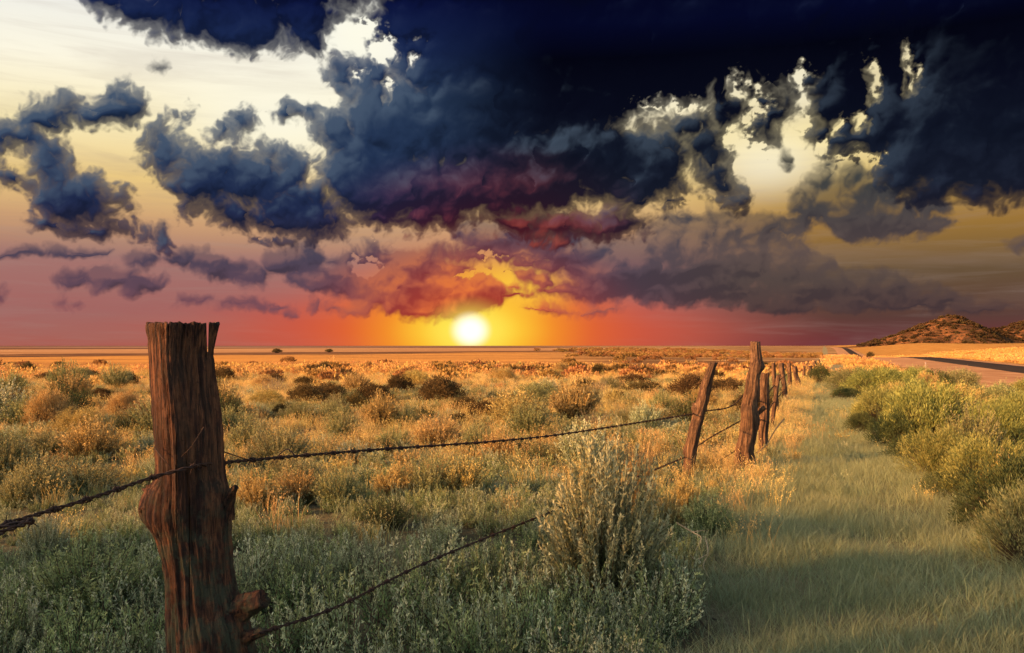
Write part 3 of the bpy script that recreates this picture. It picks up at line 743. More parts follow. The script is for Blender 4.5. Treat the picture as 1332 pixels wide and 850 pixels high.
def near_post():
    Y = 2.7
    prof = [(1075,222,345),(960,220,340),(850,219,334),(815,217,324),(790,217,314),(765,216,308),(735,214,303),(712,208,302),(690,203,300),(662,201,297),
            (632,202,295),(618,203,293),(600,203,292),(580,202,291),(560,200,290),(516,197,285),(463,193,278),(440,192,282),(428,190,286),(421,190,288)]
    px = lambda p: (p-666)/F*Y
    path = []; rx = []; ry = []; pw = []
    for q, l, r in prof:
        z = CAM_Z-(q-450)/F*Y
        path.append((px((l+r)/2), Y, z)); hw = (r-l)/2/F*Y
        rx.append(hw); ry.append(hw*(1.08 if q < 620 else 1.0))
        pw.append(1.10 if q < 560 else (1.18 if q < 620 else (1.35 if q < 700 else 1.5)))
    root = empty('fence_post', (px(255), Y, -.05))
    tag(root, 'thick gnarled fence post nearest the camera, reddish sawn top and broken branch stubs', 'fence post', 'weathered posts of the wire fence')
    loc = np.array(root.location)
    ZK = lambda q: (1075-q)/F*Y*1.0
    v, f = ring_post(path, rx, ry, 3, pw, .055, 220, .007, .006,
                     knobs=((ZK(664), math.radians(186), .055, .34), (ZK(640), math.radians(200), .035, .20), (ZK(668), math.radians(-140), .05, .16), (ZK(655), math.radians(-20), .06, .16),
                            (ZK(700), math.radians(-95), .09, -.12), (ZK(800), math.radians(-25), .07, .12)), grooves=7, fine=.8)
    me = mesh_from('trunk', v-loc, f, M['post'], True)
    t = obj('trunk', me, root)
    # splits running down from the sawn top: real cuts
    for (pxc, y0, y1, w, dep) in ((201.5, 418, 520, .0042, .05), (270, 416, 458, .0038, .5), (235.5, 417, 447, .0022, .05), (222, 418, 470, .002, .03), (255, 418, 440, .002, .04), (213, 470, 600, .0022, .035), (228, 520, 640, .002, .03), (246, 560, 700, .0026, .05), (232, 690, 830, .0028, .04), (262, 640, 800, .003, .05), (281, 470, 570, .0018, .05)):
        bm = bmesh.new(); bmesh.ops.create_cube(bm, size=1.0)
        z0, z1 = CAM_Z-(y0-450)/F*Y, CAM_Z-(y1-450)/F*Y
        yc = Y-.10 if dep < .2 else Y
        for vert in bm.verts:
            top = vert.co.z > 0
            ww = w*(1.0 if (top and y0 < 430) else .35)
            vert.co = Vector((px(pxc)*(1+(vert.co.y*dep)/Y)+vert.co.x*ww*2, yc+vert.co.y*dep, z0 if top else z1))
        cm = bpy.data.meshes.new('split'); bm.to_mesh(cm); bm.free()
        cm.transform(Matrix.Translation(-Vector(loc)))
        cut = bpy.data.objects.new('split', cm)
        COL.objects.link(cut); cut.parent = root
        md = t.modifiers.new('split', 'BOOLEAN'); md.operation = 'DIFFERENCE'; md.object = cut; md.solver = 'EXACT'
    bpy.context.view_layer.update()
    dg = bpy.context.evaluated_depsgraph_get()
    nm = bpy.data.meshes.new_from_object(t.evaluated_get(dg))
    t.modifiers.clear(); t.data = nm; nm.name = 'trunk'
    for c in [c for c in root.children if c.name.startswith('split')]: bpy.data.objects.remove(c)
    for i, (a, b, r0, r1) in enumerate((((296,806),(342,779),.062,.026), ((292,846),(347,822),.060,.010), ((290,672),(307,634),.036,.008), ((206,640),(192,668),.040,.022))):
        p0 = at(*a, Y+.0); p1 = at(*b, Y-.05)
        v, f = stub_mesh(Vector(p0)-Vector(loc), Vector(p1)-Vector(loc), r0, r1, 60+i)
        obj('branch_stub', mesh_from('branch_stub', v, f, M['post'], True), root)
    return root

def fence_post(top, base, wtop, wbase, seed, label, knobs=(), buried=.25, Y=None, mid=None):
    b = base_at(*base); Yb = b.y if Y is None else Y
    b = at(base[0], base[1], Yb); t = at(top[0], top[1], Yb+.06)
    root = empty('fence_post', b); tag(root, label, 'fence post', 'weathered posts of the wire fence')
    k = Yb/F/2
    d = (b-t).normalized()
    pts = [b+d*buried, b]
    w = [wbase*1.05, wbase]
    if mid:
        pts.append(at(mid[0], mid[1], Yb+.03)); w.append(mid[2])
    pts.append(t); w.append(wtop)
    v, f = ring_post([p-b for p in pts], [x*k for x in w], [x*k*.95 for x in w], seed, 1.8, .22, 44 if Yb < 20 else 16, .02 if Yb < 20 else .06, .02, knobs, 3, .5, wbase*k*.45)
    obj('trunk', mesh_from('trunk', v, f, M['post_far'], True), root)
    return root

def helix_wire(P, r, twist_r, pitch, sides=5, per=12, strands=2):
    P = np.array(P); L = np.concatenate([[0], np.cumsum(np.linalg.norm(np.diff(P, axis=0), axis=1))])
    n = max(8, int(L[-1]/pitch*per)); s = np.linspace(0, L[-1], n)
    C = np.stack([np.interp(s, L, P[:, i]) for i in range(3)], 1)
    t = np.gradient(C, axis=0); t /= np.linalg.norm(t, axis=1, keepdims=True)
    a = np.cross(t, [0, 0, 1.]); a /= np.linalg.norm(a, axis=1, keepdims=True); b = np.cross(t, a)
    paths = []
    for k in range(strands):
        ph = s/pitch*2*np.pi+k*2*np.pi/strands
        paths.append(C+twist_r*(a*np.cos(ph)[:, None]+b*np.sin(ph)[:, None]))
    return tubes(np.array(paths), np.full((strands, n), r), sides), C, t, s
def curve_pts(ctrl, n=160):
    """smooth line through control points (Catmull-Rom)"""
    c = np.array([list(p) for p in ctrl]); c = np.concatenate([[2*c[0]-c[1]], c, [2*c[-1]-c[-2]]])
    out = []
    for i in range(1, len(c)-2):
        t = np.linspace(0, 1, max(4, n//(len(c)-3)), endpoint=False)[:, None]
        out.append(.5*((2*c[i])+(-c[i-1]+c[i+1])*t+(2*c[i-1]-5*c[i]+4*c[i+1]-c[i+2])*t**2+(-c[i-1]+3*c[i]-3*c[i+1]+c[i+2])*t**3))
    out.append(c[-2][None]); return np.concatenate(out)
def barb_mesh(r, seed):
    rng = np.random.RandomState(seed)
    th = np.linspace(0, 4*np.pi, 26)
    coil = np.stack([(th/(4*np.pi)-.5)*r*7, np.cos(th)*r*2.2, np.sin(th)*r*2.2], 1)
    parts = [tubes(coil[None], np.full((1, 26), r*.8), 5)]
    for k in range(4):
        a = k*1.57+rng.rand()*.8
        p = np.linspace(0, 1, 5)[:, None]*np.array([[rng.normal()*.5*r*3, math.cos(a)*r*8, math.sin(a)*r*8]])+np.array([[(-1)**k*r*3, 0, 0]])
        parts.append(tubes(p[None], np.linspace(r*.8, r*.1, 5)[None], 4))
    vs, fs, o = [], [], 0
    for v, f in parts: vs.append(v); fs.append(f+o); o += len(v)
    return mesh_from('barb', np.concatenate(vs), fs, M['wire'], True)
BARB = None
def barbed_wire(ctrl, label, r=.0026, barb_gap=.13, mat='wire', barbs=True, pitch=.07, name='barbed_wire', group='barbed wires of the fence', sides=5):
    P = curve_pts(ctrl)
    (v, f), C, T, s = helix_wire(P, r, r*1.05, pitch, sides)
    o = Vector(C[0]); root = empty(name, o); tag(root, label, 'wire', group)
    obj('strand', mesh_from('strand', v-np.array(o), f, M[mat], True), root)
    if barbs:
        rng = np.random.RandomState(int(s[-1]*1000) % 997)
        q = .06
        while q < s[-1]-.05:
            i = int(np.searchsorted(s, q))
            b = bpy.data.objects.new('barb', BARB[rng.randint(len(BARB))])
            b.location = Vector(C[i])-o
            b.rotation_euler = (Vector(T[i]).to_track_quat('X', 'Z')).to_euler()
            b.scale = [r/.0026]*3
            link(b, root)
            q += barb_gap*(.85+.3*rng.rand())
    return root
def twig(ctrl, r, label, mat='twig', name='dry_twig', group=None, branches=()):
    P = curve_pts(ctrl, 40); o = Vector(P[0])
    root = None
    parts = [tubes(P[None]-np.array(o), np.linspace(r, r*.45, len(P))[None], 6)]
    for c in branches:
        Q = curve_pts(c, 24); parts.append(tubes(Q[None]-np.array(o), np.linspace(r*.7, r*.25, len(Q))[None], 5))
    vs, fs, k = [], [], 0
    for v, f in parts: vs.append(v); fs.append(f+k); k += len(v)
    return tag(obj(name, mesh_from(name, np.concatenate(vs), fs, M[mat], True), None, o), label, 'wire' if 'wire' in name else 'twig', group)

# ------------------------------------------------------------------ shrubs
def shrub_meshes(kind, seed):
    """(foliage mesh, stem mesh) about 1 m wide and 1 m tall"""
    if kind == 'hero':
        a, b = plume_bush(seed, 1.0, .50, 230, 170, .032, .0095, .28, .52, .014, .03, 9); m = 'sage_hero'
    elif kind == 'plume_near':
        a, b = plume_bush(seed, 1.0, .52, 170, 80, .034, .011, .16, .6, .020, .04); m = 'sage_olive'
    elif kind == 'plume_teal':
        a, b = plume_bush(seed, 1.0, .52, 170, 80, .034, .011, .10, .6, .022, .05); m = 'sage_teal'
    elif kind == 'plume_grey':
        a, b = plume_bush(seed, 1.0, .52, 170, 80, .034, .011, .12, .6, .020, .04); m = 'sage_grey'
    elif kind == 'plume_gold':
        a, b = plume_bush(seed, 1.0, .52, 170, 60, .042, .014, .14, .62, .022, .05); m = 'sage_gold'
    elif kind == 'dark_plume':
        a, b = plume_bush(seed, 1.0, .52, 170, 36, .042, .014, .12, .62, .024, .05); m = 'dark_green'
    elif kind == 'rabbit':
        a, b = round_bush(seed, 1.0, .50, 420, 44, .060, .0085); m = 'rabbit'
    elif kind == 'rabbit_olive':
        a, b = round_bush(seed, 1.0, .50, 380, 44, .060, .0090); m = 'sage_olive'
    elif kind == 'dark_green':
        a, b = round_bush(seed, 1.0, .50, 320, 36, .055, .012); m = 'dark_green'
    elif kind == 'bare':
        a, b = plume_bush(seed, 1.0, .52, 130, 9, .030, .010, .3, .6, .02, .06); m = 'bare'
    elif kind == 'scrub':
        a, b = round_bush(seed, 1.0, .50, 300, 24, .060, .022); m = 'scrub_far'
    elif kind == 'rabbit_gold':
        a, b = round_bush(seed, 1.0, .50, 380, 40, .060, .0095); m = 'sage_gold'
    elif kind == 'dark':
        a, b = round_bush(seed, 1.0, .50, 300, 24, .060, .022); m = 'dark_brush'
    v, f, at_ = join([a]); fm = mesh_from('foliage', v, f, M[m], False, at_)
    v, f, at_ = join([b]); sm = mesh_from('stem', v, f, M[m], False, at_)
    return fm, sm
SHRUBS = {}
def shrub(kind, px, py, wpx, hpx, label, group, seed=0, name='sagebrush', cat='shrub', turn=None, var=3):
    key = (kind, seed % var)
    if key not in SHRUBS: SHRUBS[key] = shrub_meshes(kind, 11*var+seed % var+len(kind))
    fm, sm = SHRUBS[key]
    p = base_at(px, py)
    w, h = wpx/F*p.y, hpx/F*p.y*(.80 if px > 1080 and py < 560 else 1)
    rng = np.random.RandomState(seed*7+int(px))
    root = empty(name, p-Vector((0, 0, .03)), rng.rand()*6.28 if turn is None else turn)
    tag(root, label, cat, group)
    for me, nm in ((fm, 'foliage'), (sm, 'stem')):
        c = obj(nm, me, root); c.scale = (w, w, h)
    PLACED.append((p.x, p.y, max(w*.5, .1)))
    return root
PLACED = []
# ------------------------------------------------------------------ put it together
SUN_EL, SUN_AZ = math.radians(SUN_EL_DEG), math.radians(SUN_AZ_DEG)      # azimuth from +Y towards +X
build_sky(SUN_EL, SUN_AZ)
build_ground(); build_road(); build_shade_blocker(); HILL_SCRUB = build_hill()

near_post()
fence_post((928,472),(893,617), 10, 15, 1, 'short fence post leaning right with a knobby collar, left of the tallest post', knobs=((.98, 3.3, .045, .6), (.50, 3.0, .04, .3), (1.2, .3, .05, .2)), mid=(910,534,15))
fence_post((986,445),(967,615), 12, 25, 2, 'tallest forked fence post reaching the horizon, wrapped in loose wire', knobs=((1.40, -.3, .05, .55), (.80, .1, .09, .35), (.35, 3.3, .12, .25)), mid=(981,515,20))
def add_stub(post, a, b, Y, r0, r1, seed):
    o = post.location
    v, f = stub_mesh(at(*a, Y)-o, at(*b, Y-.02)-o, r0, r1, seed)
    obj('branch_stub', mesh_from('branch_stub', v, f, M['post_far'], True), post)
POSTS = [o for o in COL.objects if o.name.startswith('fence_post')]
add_stub(POSTS[2], (982,541), (995,530), 9.85, .045, .022, 80); add_stub(POSTS[2], (984,484), (992,474), 9.85, .030, .012, 81)
add_stub(POSTS[1], (911,534), (902,526), 9.75, .040, .020, 82)
fence_post((996,486),(992,594), 11, 12, 3, 'dark straight fence post just behind the tallest post')
fence_post((1013,488),(1003,556), 5, 5, 4, 'thin stick-like fence post leaning right behind the dark straight post')
fence_post((1006,473),(1011,546), 5, 6, 5, 'slim fence post crossed by the thin leaning stick')
fence_post((1015.5,473),(1023,525), 7, 7, 6, 'fence post tilting left, third stake beyond the dark straight post', knobs=((.3, 0, .06, .3),))
fence_post((1026,473),(1029,509), 5, 6, 7, 'narrow upright fence post in the middle of the receding row')
fence_post((1034,477),(1040,504), 6, 7, 8, 'stout short fence post tilting left in the receding row')
fence_post((1046,476),(1045,498), 4, 4, 9, 'thin fence post right of the stout short one in the receding row')
fence_post((1054,476),(1051,496), 5, 5, 10, 'fence post leaning right beside the small dark round bushes')
fence_post((1060,470),(1060,482), 3, 4, 11, 'second farthest tiny fence post of the row')
fence_post((1065,468),(1065,476), 3, 3, 12, 'farthest tiny fence post at the end of the row')

BARB = [barb_mesh(.0026, k) for k in range(4)]
barbed_wire([(-1.62,-.6,.90), at(-60,713,1.75), at(0,685,1.95), at(120,648,2.25), at(200,621,2.50), at(245,609,2.56), at(292,602,2.72), at(480,586,3.45), at(660,573,4.85), at(760,561,6.1), at(906,538,9.72)],
            'long upper barbed wire from the thick near post to the short leaning post', .0030, .135)
barbed_wire([at(338,824,2.62), at(440,789,2.95), at(560,730,3.6), at(720,665,5.0), at(800,633,6.3), at(893,594,9.68)],
            'lower barbed wire from the stub of the near post to behind the big sagebrush', .0028, .135)
barbed_wire([at(908,536,9.72), at(925,534,9.75), at(945,531,9.82), at(958,524,9.86), at(968,513,9.86)], 'top sagging wire between the short leaning post and the tallest post', .0045, .2, pitch=.09)
barbed_wire([at(906,581,9.74), at(930,566,9.8), at(950,555,9.86), at(968,545,9.86)], 'middle wire between the short leaning post and the tallest post', .0042, .2, pitch=.09)
barbed_wire([at(905,622,9.76), at(925,606,9.8), at(945,594,9.85), at(964,581,9.87)], 'lowest wire between the short leaning post and the tallest post', .0042, .2, pitch=.09)
p3 = lambda x, y: at(x, y, 9.84)
barbed_wire([at(976,514,9.82), at(990,522,11.2), at(1006,503,15.2), at(1020,490,21.8), at(1028,485,27.8), at(1046,482,33.6), at(1060,475,52)], 'top wire of the receding row of fence posts', .005, .5, barbs=False, pitch=.3, sides=4)
barbed_wire([at(974,548,9.82), at(992,545,11.3), at(1006,524,15.2), at(1021,507,21.8), at(1029,497,27.8), at(1045,489,33.6), at(1060,478,52)], 'lower wire of the receding row of fence posts', .005, .5, barbs=False, pitch=.3, sides=4)
twig([p3(983,515), p3(985,545), p3(977,570), p3(981,592), p3(989,603)], .007, 'pale loose wire looping down the tallest fence post', 'wire_pale', 'loose_wire', 'loose wire ends')
twig([p3(1020,545), p3(1008,560), p3(996,580), p3(982,590), p3(972,592)], .007, 'pale loose wire arching right from the foot of the tallest fence post', 'wire_pale', 'loose_wire', 'loose wire ends')
twig([p3(974,583), p3(983,597), p3(990,613)], .008, 'pale straight twig at the foot of the tallest fence post', 'wire_pale', 'dry_twig')
twig([at(265,556,2.55), at(250,580,2.51), at(236,594,2.54)], .0022, 'thin curved twig stuck on the middle of the thick near post', 'post_far')
twig([at(201,582,2.62), at(212,597,2.56), at(222,608,2.56)], .002, 'short wire end wrapped round the left side of the thick near post', 'wire', 'loose_wire', 'loose wire ends')
twig([at(291,588,2.72), at(315,596,2.74), at(338,602,2.82)], .0022, 'thin loose wire end right of the thick near post above the long wire', 'wire', 'loose_wire', 'loose wire ends')
twig([at(385,594,3.3), at(372,585,3.32), at(352,604,3.4)], .003, 'fine dark bent twig just above the long upper wire', 'wire')
twig([at(918,700,5.0), at(921,720,5.0), at(915,736,5.02), at(922,752,5.0)], .004, 'pale bare twig standing upright in the short grass', branches=([at(919,722,5.0), at(905,728,5.0), at(896,719,5.02)],))
twig([at(880,680,5.4), at(900,692,5.4), at(912,700,5.35), at(905,716,5.3)], .0035, 'bleached bent twig lying right of the big sagebrush', branches=([at(900,692,5.4), at(918,690,5.4)],))
twig([at(770,755,4.4), at(784,774,4.4), at(792,790,4.45)], .012, 'dark exposed root at the foot of the big sagebrush', 'post', 'root')

G1, G2, G3, G4, G5 = 'sagebrush right of the grass track', 'sagebrush on the near left', 'sagebrush in the middle of the field', 'dark bushes on the plain', 'small dark bushes scattered over the orange plain'
shrub('hero', 782, 800, 178, 246, 'big spiky sagebrush with pale plumes standing alone in the foreground centre', None, 1, turn=.4, var=9)
B = [
 # right of the track
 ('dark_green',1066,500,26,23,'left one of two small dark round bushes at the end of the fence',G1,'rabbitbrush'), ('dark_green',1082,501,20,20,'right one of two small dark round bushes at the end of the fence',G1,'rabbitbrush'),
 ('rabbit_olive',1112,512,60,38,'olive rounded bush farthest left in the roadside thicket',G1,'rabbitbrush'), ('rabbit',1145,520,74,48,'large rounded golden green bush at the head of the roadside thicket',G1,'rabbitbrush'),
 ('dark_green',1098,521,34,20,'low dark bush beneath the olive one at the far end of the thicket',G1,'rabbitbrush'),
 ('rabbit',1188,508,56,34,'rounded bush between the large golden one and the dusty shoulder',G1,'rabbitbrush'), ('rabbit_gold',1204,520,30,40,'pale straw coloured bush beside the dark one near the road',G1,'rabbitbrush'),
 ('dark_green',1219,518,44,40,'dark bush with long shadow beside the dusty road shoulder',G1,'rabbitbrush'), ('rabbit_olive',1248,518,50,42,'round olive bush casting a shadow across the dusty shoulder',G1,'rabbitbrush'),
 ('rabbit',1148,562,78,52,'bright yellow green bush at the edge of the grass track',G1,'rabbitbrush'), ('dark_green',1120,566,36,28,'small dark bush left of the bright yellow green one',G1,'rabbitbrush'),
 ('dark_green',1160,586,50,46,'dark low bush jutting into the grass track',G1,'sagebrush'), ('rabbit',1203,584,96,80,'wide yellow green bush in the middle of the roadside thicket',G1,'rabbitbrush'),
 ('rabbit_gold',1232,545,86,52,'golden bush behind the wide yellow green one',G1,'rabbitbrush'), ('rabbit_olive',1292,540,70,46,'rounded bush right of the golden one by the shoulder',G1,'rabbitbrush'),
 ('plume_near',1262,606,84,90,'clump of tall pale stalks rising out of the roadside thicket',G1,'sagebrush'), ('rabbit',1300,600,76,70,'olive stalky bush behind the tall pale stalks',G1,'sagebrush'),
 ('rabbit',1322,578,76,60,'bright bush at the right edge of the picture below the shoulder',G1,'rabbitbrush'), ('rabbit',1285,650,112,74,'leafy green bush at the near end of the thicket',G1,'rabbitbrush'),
 ('dark_green',1332,694,120,92,'bush with leaves coloured as shade at the lower right edge',G1,'sagebrush'), ('dark_green',1250,626,60,44,'dark low bush at the foot of the tall pale stalks',G1,'rabbitbrush'),  # right-edge bush: its shade is put into the leaf colour
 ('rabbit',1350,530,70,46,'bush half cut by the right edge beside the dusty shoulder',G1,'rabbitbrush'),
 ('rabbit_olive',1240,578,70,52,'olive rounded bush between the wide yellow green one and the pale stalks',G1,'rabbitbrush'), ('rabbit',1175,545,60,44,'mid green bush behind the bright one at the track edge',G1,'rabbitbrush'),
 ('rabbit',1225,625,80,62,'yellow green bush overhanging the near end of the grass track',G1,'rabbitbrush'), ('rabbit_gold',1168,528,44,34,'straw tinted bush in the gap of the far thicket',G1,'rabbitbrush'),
 ('dark_green',1192,604,64,36,'bush with leaves coloured as shade at the foot of the wide yellow green one',G1,'rabbitbrush'), ('dark_green',1246,652,76,42,'low bush, leaves coloured as shade, under the overhang at the near track end',G1,'rabbitbrush'),  # dark leaf colour stands in for shade along the thicket base
 ('dark_green',1292,690,84,48,'bush with leaves coloured as shade near the lower right corner of the thicket',G1,'rabbitbrush'), ('rabbit_olive',1345,742,120,104,'olive bush half cut by the right edge, lowest of the thicket',G1,'rabbitbrush'),  # first one continues the shade painted into the base leaves
 ('plume_gold',1300,655,50,78,'pale stalks standing in front of the leafy green bush',G1,'sagebrush'),
 # by the fence
 ('plume_gold',832,664,44,88,'slender pale plumed bush just right of the big sagebrush',None,'sagebrush'), ('plume_gold',890,668,40,62,'pale plumed tuft at the foot of the short leaning fence post',None,'sagebrush'),
 ('plume_teal',920,700,88,74,'dark green spiky bush right of the short leaning fence post',None,'sagebrush'), ('plume_near',868,690,60,60,'olive bush between the big sagebrush and the short leaning post',None,'sagebrush'),
 # near left
 ('plume_teal',110,800,210,120,'wide dark green sagebrush low at the left of the thick near post',G2,'sagebrush'), ('plume_near',105,640,120,52,'flat dark olive bush left of the thick near post',G2,'sagebrush'),
 ('plume_gold',118,600,84,66,'tan spiky bush left of the thick near post',G2,'sagebrush'), ('plume_near',62,592,76,42,'grey green bush left of the tan spiky one',G2,'sagebrush'),
 ('dark_plume',110,534,38,32,'dark bush on the plain left of the thick near post',G2,'sagebrush'), ('rabbit_gold',64,560,50,48,'bushy tan shrub left of the dark bush',G2,'sagebrush'),
 ('rabbit_gold',106,566,60,32,'low golden shrub below the dark bush left of the post',G2,'sagebrush'), ('rabbit_gold',160,545,40,32,'tan shrub close against the left of the thick post',G2,'sagebrush'),
 ('dark',26,532,22,20,'small dark bush close to the left edge',G2,'sagebrush'), ('dark',136,528,18,16,'tiny dark bush between the dark bush and the post',G2,'sagebrush'), ('dark',22,503,16,12,'little dark bush far out near the left edge',G2,'sagebrush'),
 ('plume_grey',60,735,70,76,'pale grey plumed tuft under the wire at the left edge',G2,'sagebrush'), ('plume_near',25,660,60,60,'olive tuft at the left edge above the wire',G2,'sagebrush'),
 # middle
 ('dark',519,511,32,21,'dark bush standing out on the plain left of the sun',G4,'sagebrush'), ('dark',420,516,26,12,'low dark bush left of the upright tan one',G4,'sagebrush'),
 ('plume_near',432,552,54,36,'olive bush left of centre above the wire',G3,'sagebrush'), ('plume_near',381,548,28,26,'small olive bush between the thick post and the centre',G3,'sagebrush'),
 ('plume_gold',495,560,54,58,'upright tan bush below the dark one left of the sun',G3,'sagebrush'), ('plume_near',527,560,44,42,'olive bush right of the upright tan one',G3,'sagebrush'),
 ('dark_plume',551,549,36,26,'dark grey green bush below the sun on the left',G3,'sagebrush'), ('dark_plume',598,534,30,22,'dark round bush directly below the sun',G3,'sagebrush'),
 ('dark',596,556,26,18,'small dark bush below the round one under the sun',G3,'sagebrush'), ('plume_near',622,592,56,50,'olive bush just above the wire below the sun',G3,'sagebrush'),
 ('plume_gold',570,582,76,46,'golden bush touching the wire below the sun',G3,'sagebrush'), ('plume_near',508,588,56,40,'olive bush behind the wire left of centre',G3,'sagebrush'),
 ('plume_gold',470,592,64,36,'low golden bush behind the wire left of centre',G3,'sagebrush'), ('plume_near',364,606,90,62,'wide olive bush right of the thick post behind the wire',G3,'sagebrush'),
 ('plume_near',322,592,60,62,'olive bush touching the right of the thick post',G3,'sagebrush'), ('plume_gold',333,662,62,60,'golden bush against the right of the thick post under the wire',G3,'sagebrush'),
 ('plume_gold',388,655,66,54,'golden bush under the wire right of the thick post',G3,'sagebrush'), ('plume_near',440,658,80,62,'dark hearted olive bush under the wire left of centre',G3,'sagebrush'),
 ('plume_gold',515,648,64,56,'golden bush under the middle of the wire',G3,'sagebrush'), ('plume_near',557,648,76,64,'olive bush under the middle of the wire',G3,'sagebrush'),
 ('plume_gold',600,646,66,66,'tall golden bush under the wire left of the grassy clearing',G3,'sagebrush'), ('plume_near',687,572,66,62,'wide olive bush above the wire right of the sun',G3,'sagebrush'),
 ('dark_plume',702,606,40,34,'dark bush on the far side of the grassy clearing',G3,'sagebrush'), ('plume_gold',650,596,50,46,'golden bush left of the grassy clearing',G3,'sagebrush'),
 ('plume_gold',660,560,44,44,'tan bush in the field below and right of the sun',G3,'sagebrush'), ('plume_near',745,600,60,46,'olive bush behind the top of the big sagebrush',G3,'sagebrush'),
 ('dark',698,517,38,17,'low dark bush on the plain right of the sun',G4,'sagebrush'), ('dark',824,501,38,13,'flat dark bush on the plain left of the short leaning post',G4,'sagebrush'),
 ('dark',842,513,42,15,'broad dark bush left of the short leaning post',G4,'sagebrush'), ('plume_near',860,534,38,32,'greenish bush left of the short leaning post',G4,'sagebrush'),
 ('dark',946,513,52,19,'wide dark bush between the short leaning post and the tallest post',G4,'sagebrush'), ('dark',748,483,13,9,'small dark bush far off right of the sun',G4,'sagebrush'),
 ('dark',734,481,13,8,'tiny dark bush left of another far off right of the sun',G4,'sagebrush'), ('dark',778,489,17,14,'dark rounded bush far off between the sun and the posts',G4,'sagebrush'),
 ('dark',761,508,34,14,'low dark bush midway between the sun and the posts',G4,'sagebrush'), ('plume_gold',860,548,44,20,'pale tuft below the greenish bush left of the short post',G4,'sagebrush'),
 ('dark',1132,456,9,9,'lone dark bush on the crest beside the road',None,'sagebrush'), ('dark',360,459,11,5,'dark clump on the far pale field right of the thick post',G4,'sagebrush'), ('dark',428,458.5,9,4,'second dark clump on the far pale field left of the sun',G4,'sagebrush'),
]
for i, b in enumerate(B):
    shrub(b[0], b[1], b[2], b[3], b[4], b[5], b[6], i, b[7])

# sage crowding the field on the left, alike enough that nothing tells one from the next
G6 = 'sagebrush crowding the field behind the wire'
rng = np.random.RandomState(41)
made = 0; KINDS6 = ['plume_near','plume_gold','plume_near','plume_gold','dark_plume','bare','plume_grey','plume_near']
while made < 95:
    y = 6.2+22*rng.rand()**1.3; x = (-.80+1.25*rng.rand())*(y+1.5)
    if lane(x, y) > -1.3 or fbm(np.array(x), np.array(y), 4., 2, 61) < -.22: continue
    if -.06*y < x and y < 9.5: continue           # the grassy clearing
    if any((x-a)**2+(y-b)**2 < (r*.75+.22)**2 for a, b, r in PLACED): continue
    px = 666+x/y*F; py = 450+(CAM_Z-float(ground_z(np.array(x), np.array(y))))/y*F
    w = min(rng.choice([.4,.55,.7,.9,1.2])*rng.uniform(.85, 1.15), .12+.065*y); h = w*rng.uniform(.6, .95)
    shrub(KINDS6[rng.randint(8)], px, py, w*F/y, h*F/y, 'ordinary sagebrush of the crowded field behind the long barbed wire', G6, 200+made)
    made += 1

# the many small bushes farther out, each an object of its own
rng = np.random.RandomState(77)
small = [shrub_meshes('dark', 501+k)[0] for k in range(3)] + [shrub_meshes('rabbit_gold', 511)[0], shrub_meshes('rabbit_olive', 513)[0]]
made = 0
while made < 85:
    px = rng.uniform(-60, 1085); py = 470+rng.rand()**.8*75
    if 470 <= py < 479 and px < 520: continue
    p = base_at(px, py)
    if lane(p.x, p.y) > -1.2: continue
    if any((p.x-a)**2+(p.y-b)**2 < (c+.5)**2 for a, b, c in PLACED): continue
    w = rng.uniform(.30, .80)*(1 if py < 495 else 1.15); h = w*rng.uniform(.40, .70)
    k = rng.choice(5, p=[.22,.22,.16,.22,.18])
    o = bpy.data.objects.new('small_bush', small[k]); o.location = p-Vector((0, 0, .03)); o.rotation_euler = (0, 0, rng.rand()*6.28); o.scale = (w, w, h)
    link(o); tag(o, 'small low bush, one of many dotting the orange plain behind the fence', 'bush', G5)
    PLACED.append((p.x, p.y, w*.5)); made += 1

# roadside marker
p = base_at(1204, 480)
mk = empty('road_marker', p); tag(mk, 'small pale roadside marker post at the far edge of the road', 'marker post')
def box(name, cx, cy, cz, sx, sy, sz, mat, parent, bev=.008):
    bm = bmesh.new(); bmesh.ops.create_cube(bm, size=1)
    for v in bm.verts: v.co = Vector((cx+v.co.x*sx, cy+v.co.y*sy, cz+v.co.z*sz))
    bmesh.ops.bevel(bm, geom=bm.edges[:], offset=bev, segments=2, affect='EDGES')
    me = bpy.data.meshes.new(name); bm.to_mesh(me); bm.free(); me.materials.append(mat)
    return obj(name, me, parent)
mk.scale = (.7, .7, .7)
mp = plain_mat('pale_marker_paint', (.38,.27,.19), (.28,.19,.13), 12)
box('stake', 0, 0, .28, .09, .05, .64, mp, mk); box('reflector', 0, -.032, .50, .06, .014, .10, plain_mat('reflector_grey', (.40,.36,.33), None, 20), mk, .003)

# ground cover
tuft = lambda nm, mat, sd, h, r, n, per, L, W, **k: (lambda j: mesh_from(nm, j[0], j[1], M[mat], False, j[2]))(join(list(plume_bush(sd, h, r, n, per, L, W, **k))))
clump = lambda nm, mat, sd, *a, **k: (lambda j: mesh_from(nm, j[0], j[1], M[mat], False, j[2]))(join(grass_clump(sd, *a, **k)))
near_p = prototypes('near_sage', [tuft('sage_tuft', m, 20+i, .30, .16, 22, 60, .016, .0048, bare=.06, spike=.009, upright=.75, spread0=.05, k=5) for i, m in enumerate(['sage_teal','sage_grey','sage_teal','sage_grey','sage_teal','sage_grey'])])
mid_p = prototypes('mid_sage', [tuft('sage_tuft', m, 40+i, .26, .22, 24, 36, .024, .008, bare=.05, spike=.016, upright=.7, k=5) for i, m in enumerate(['sage_olive','sage_gold','sage_olive','sage_grey','sage_gold','sage_olive'])])
straw_p = prototypes('straw', [clump('straw_clump', 'straw', 60+i, .36, .16, 46, .0045, lean=.55, heads=.5) for i in range(5)])
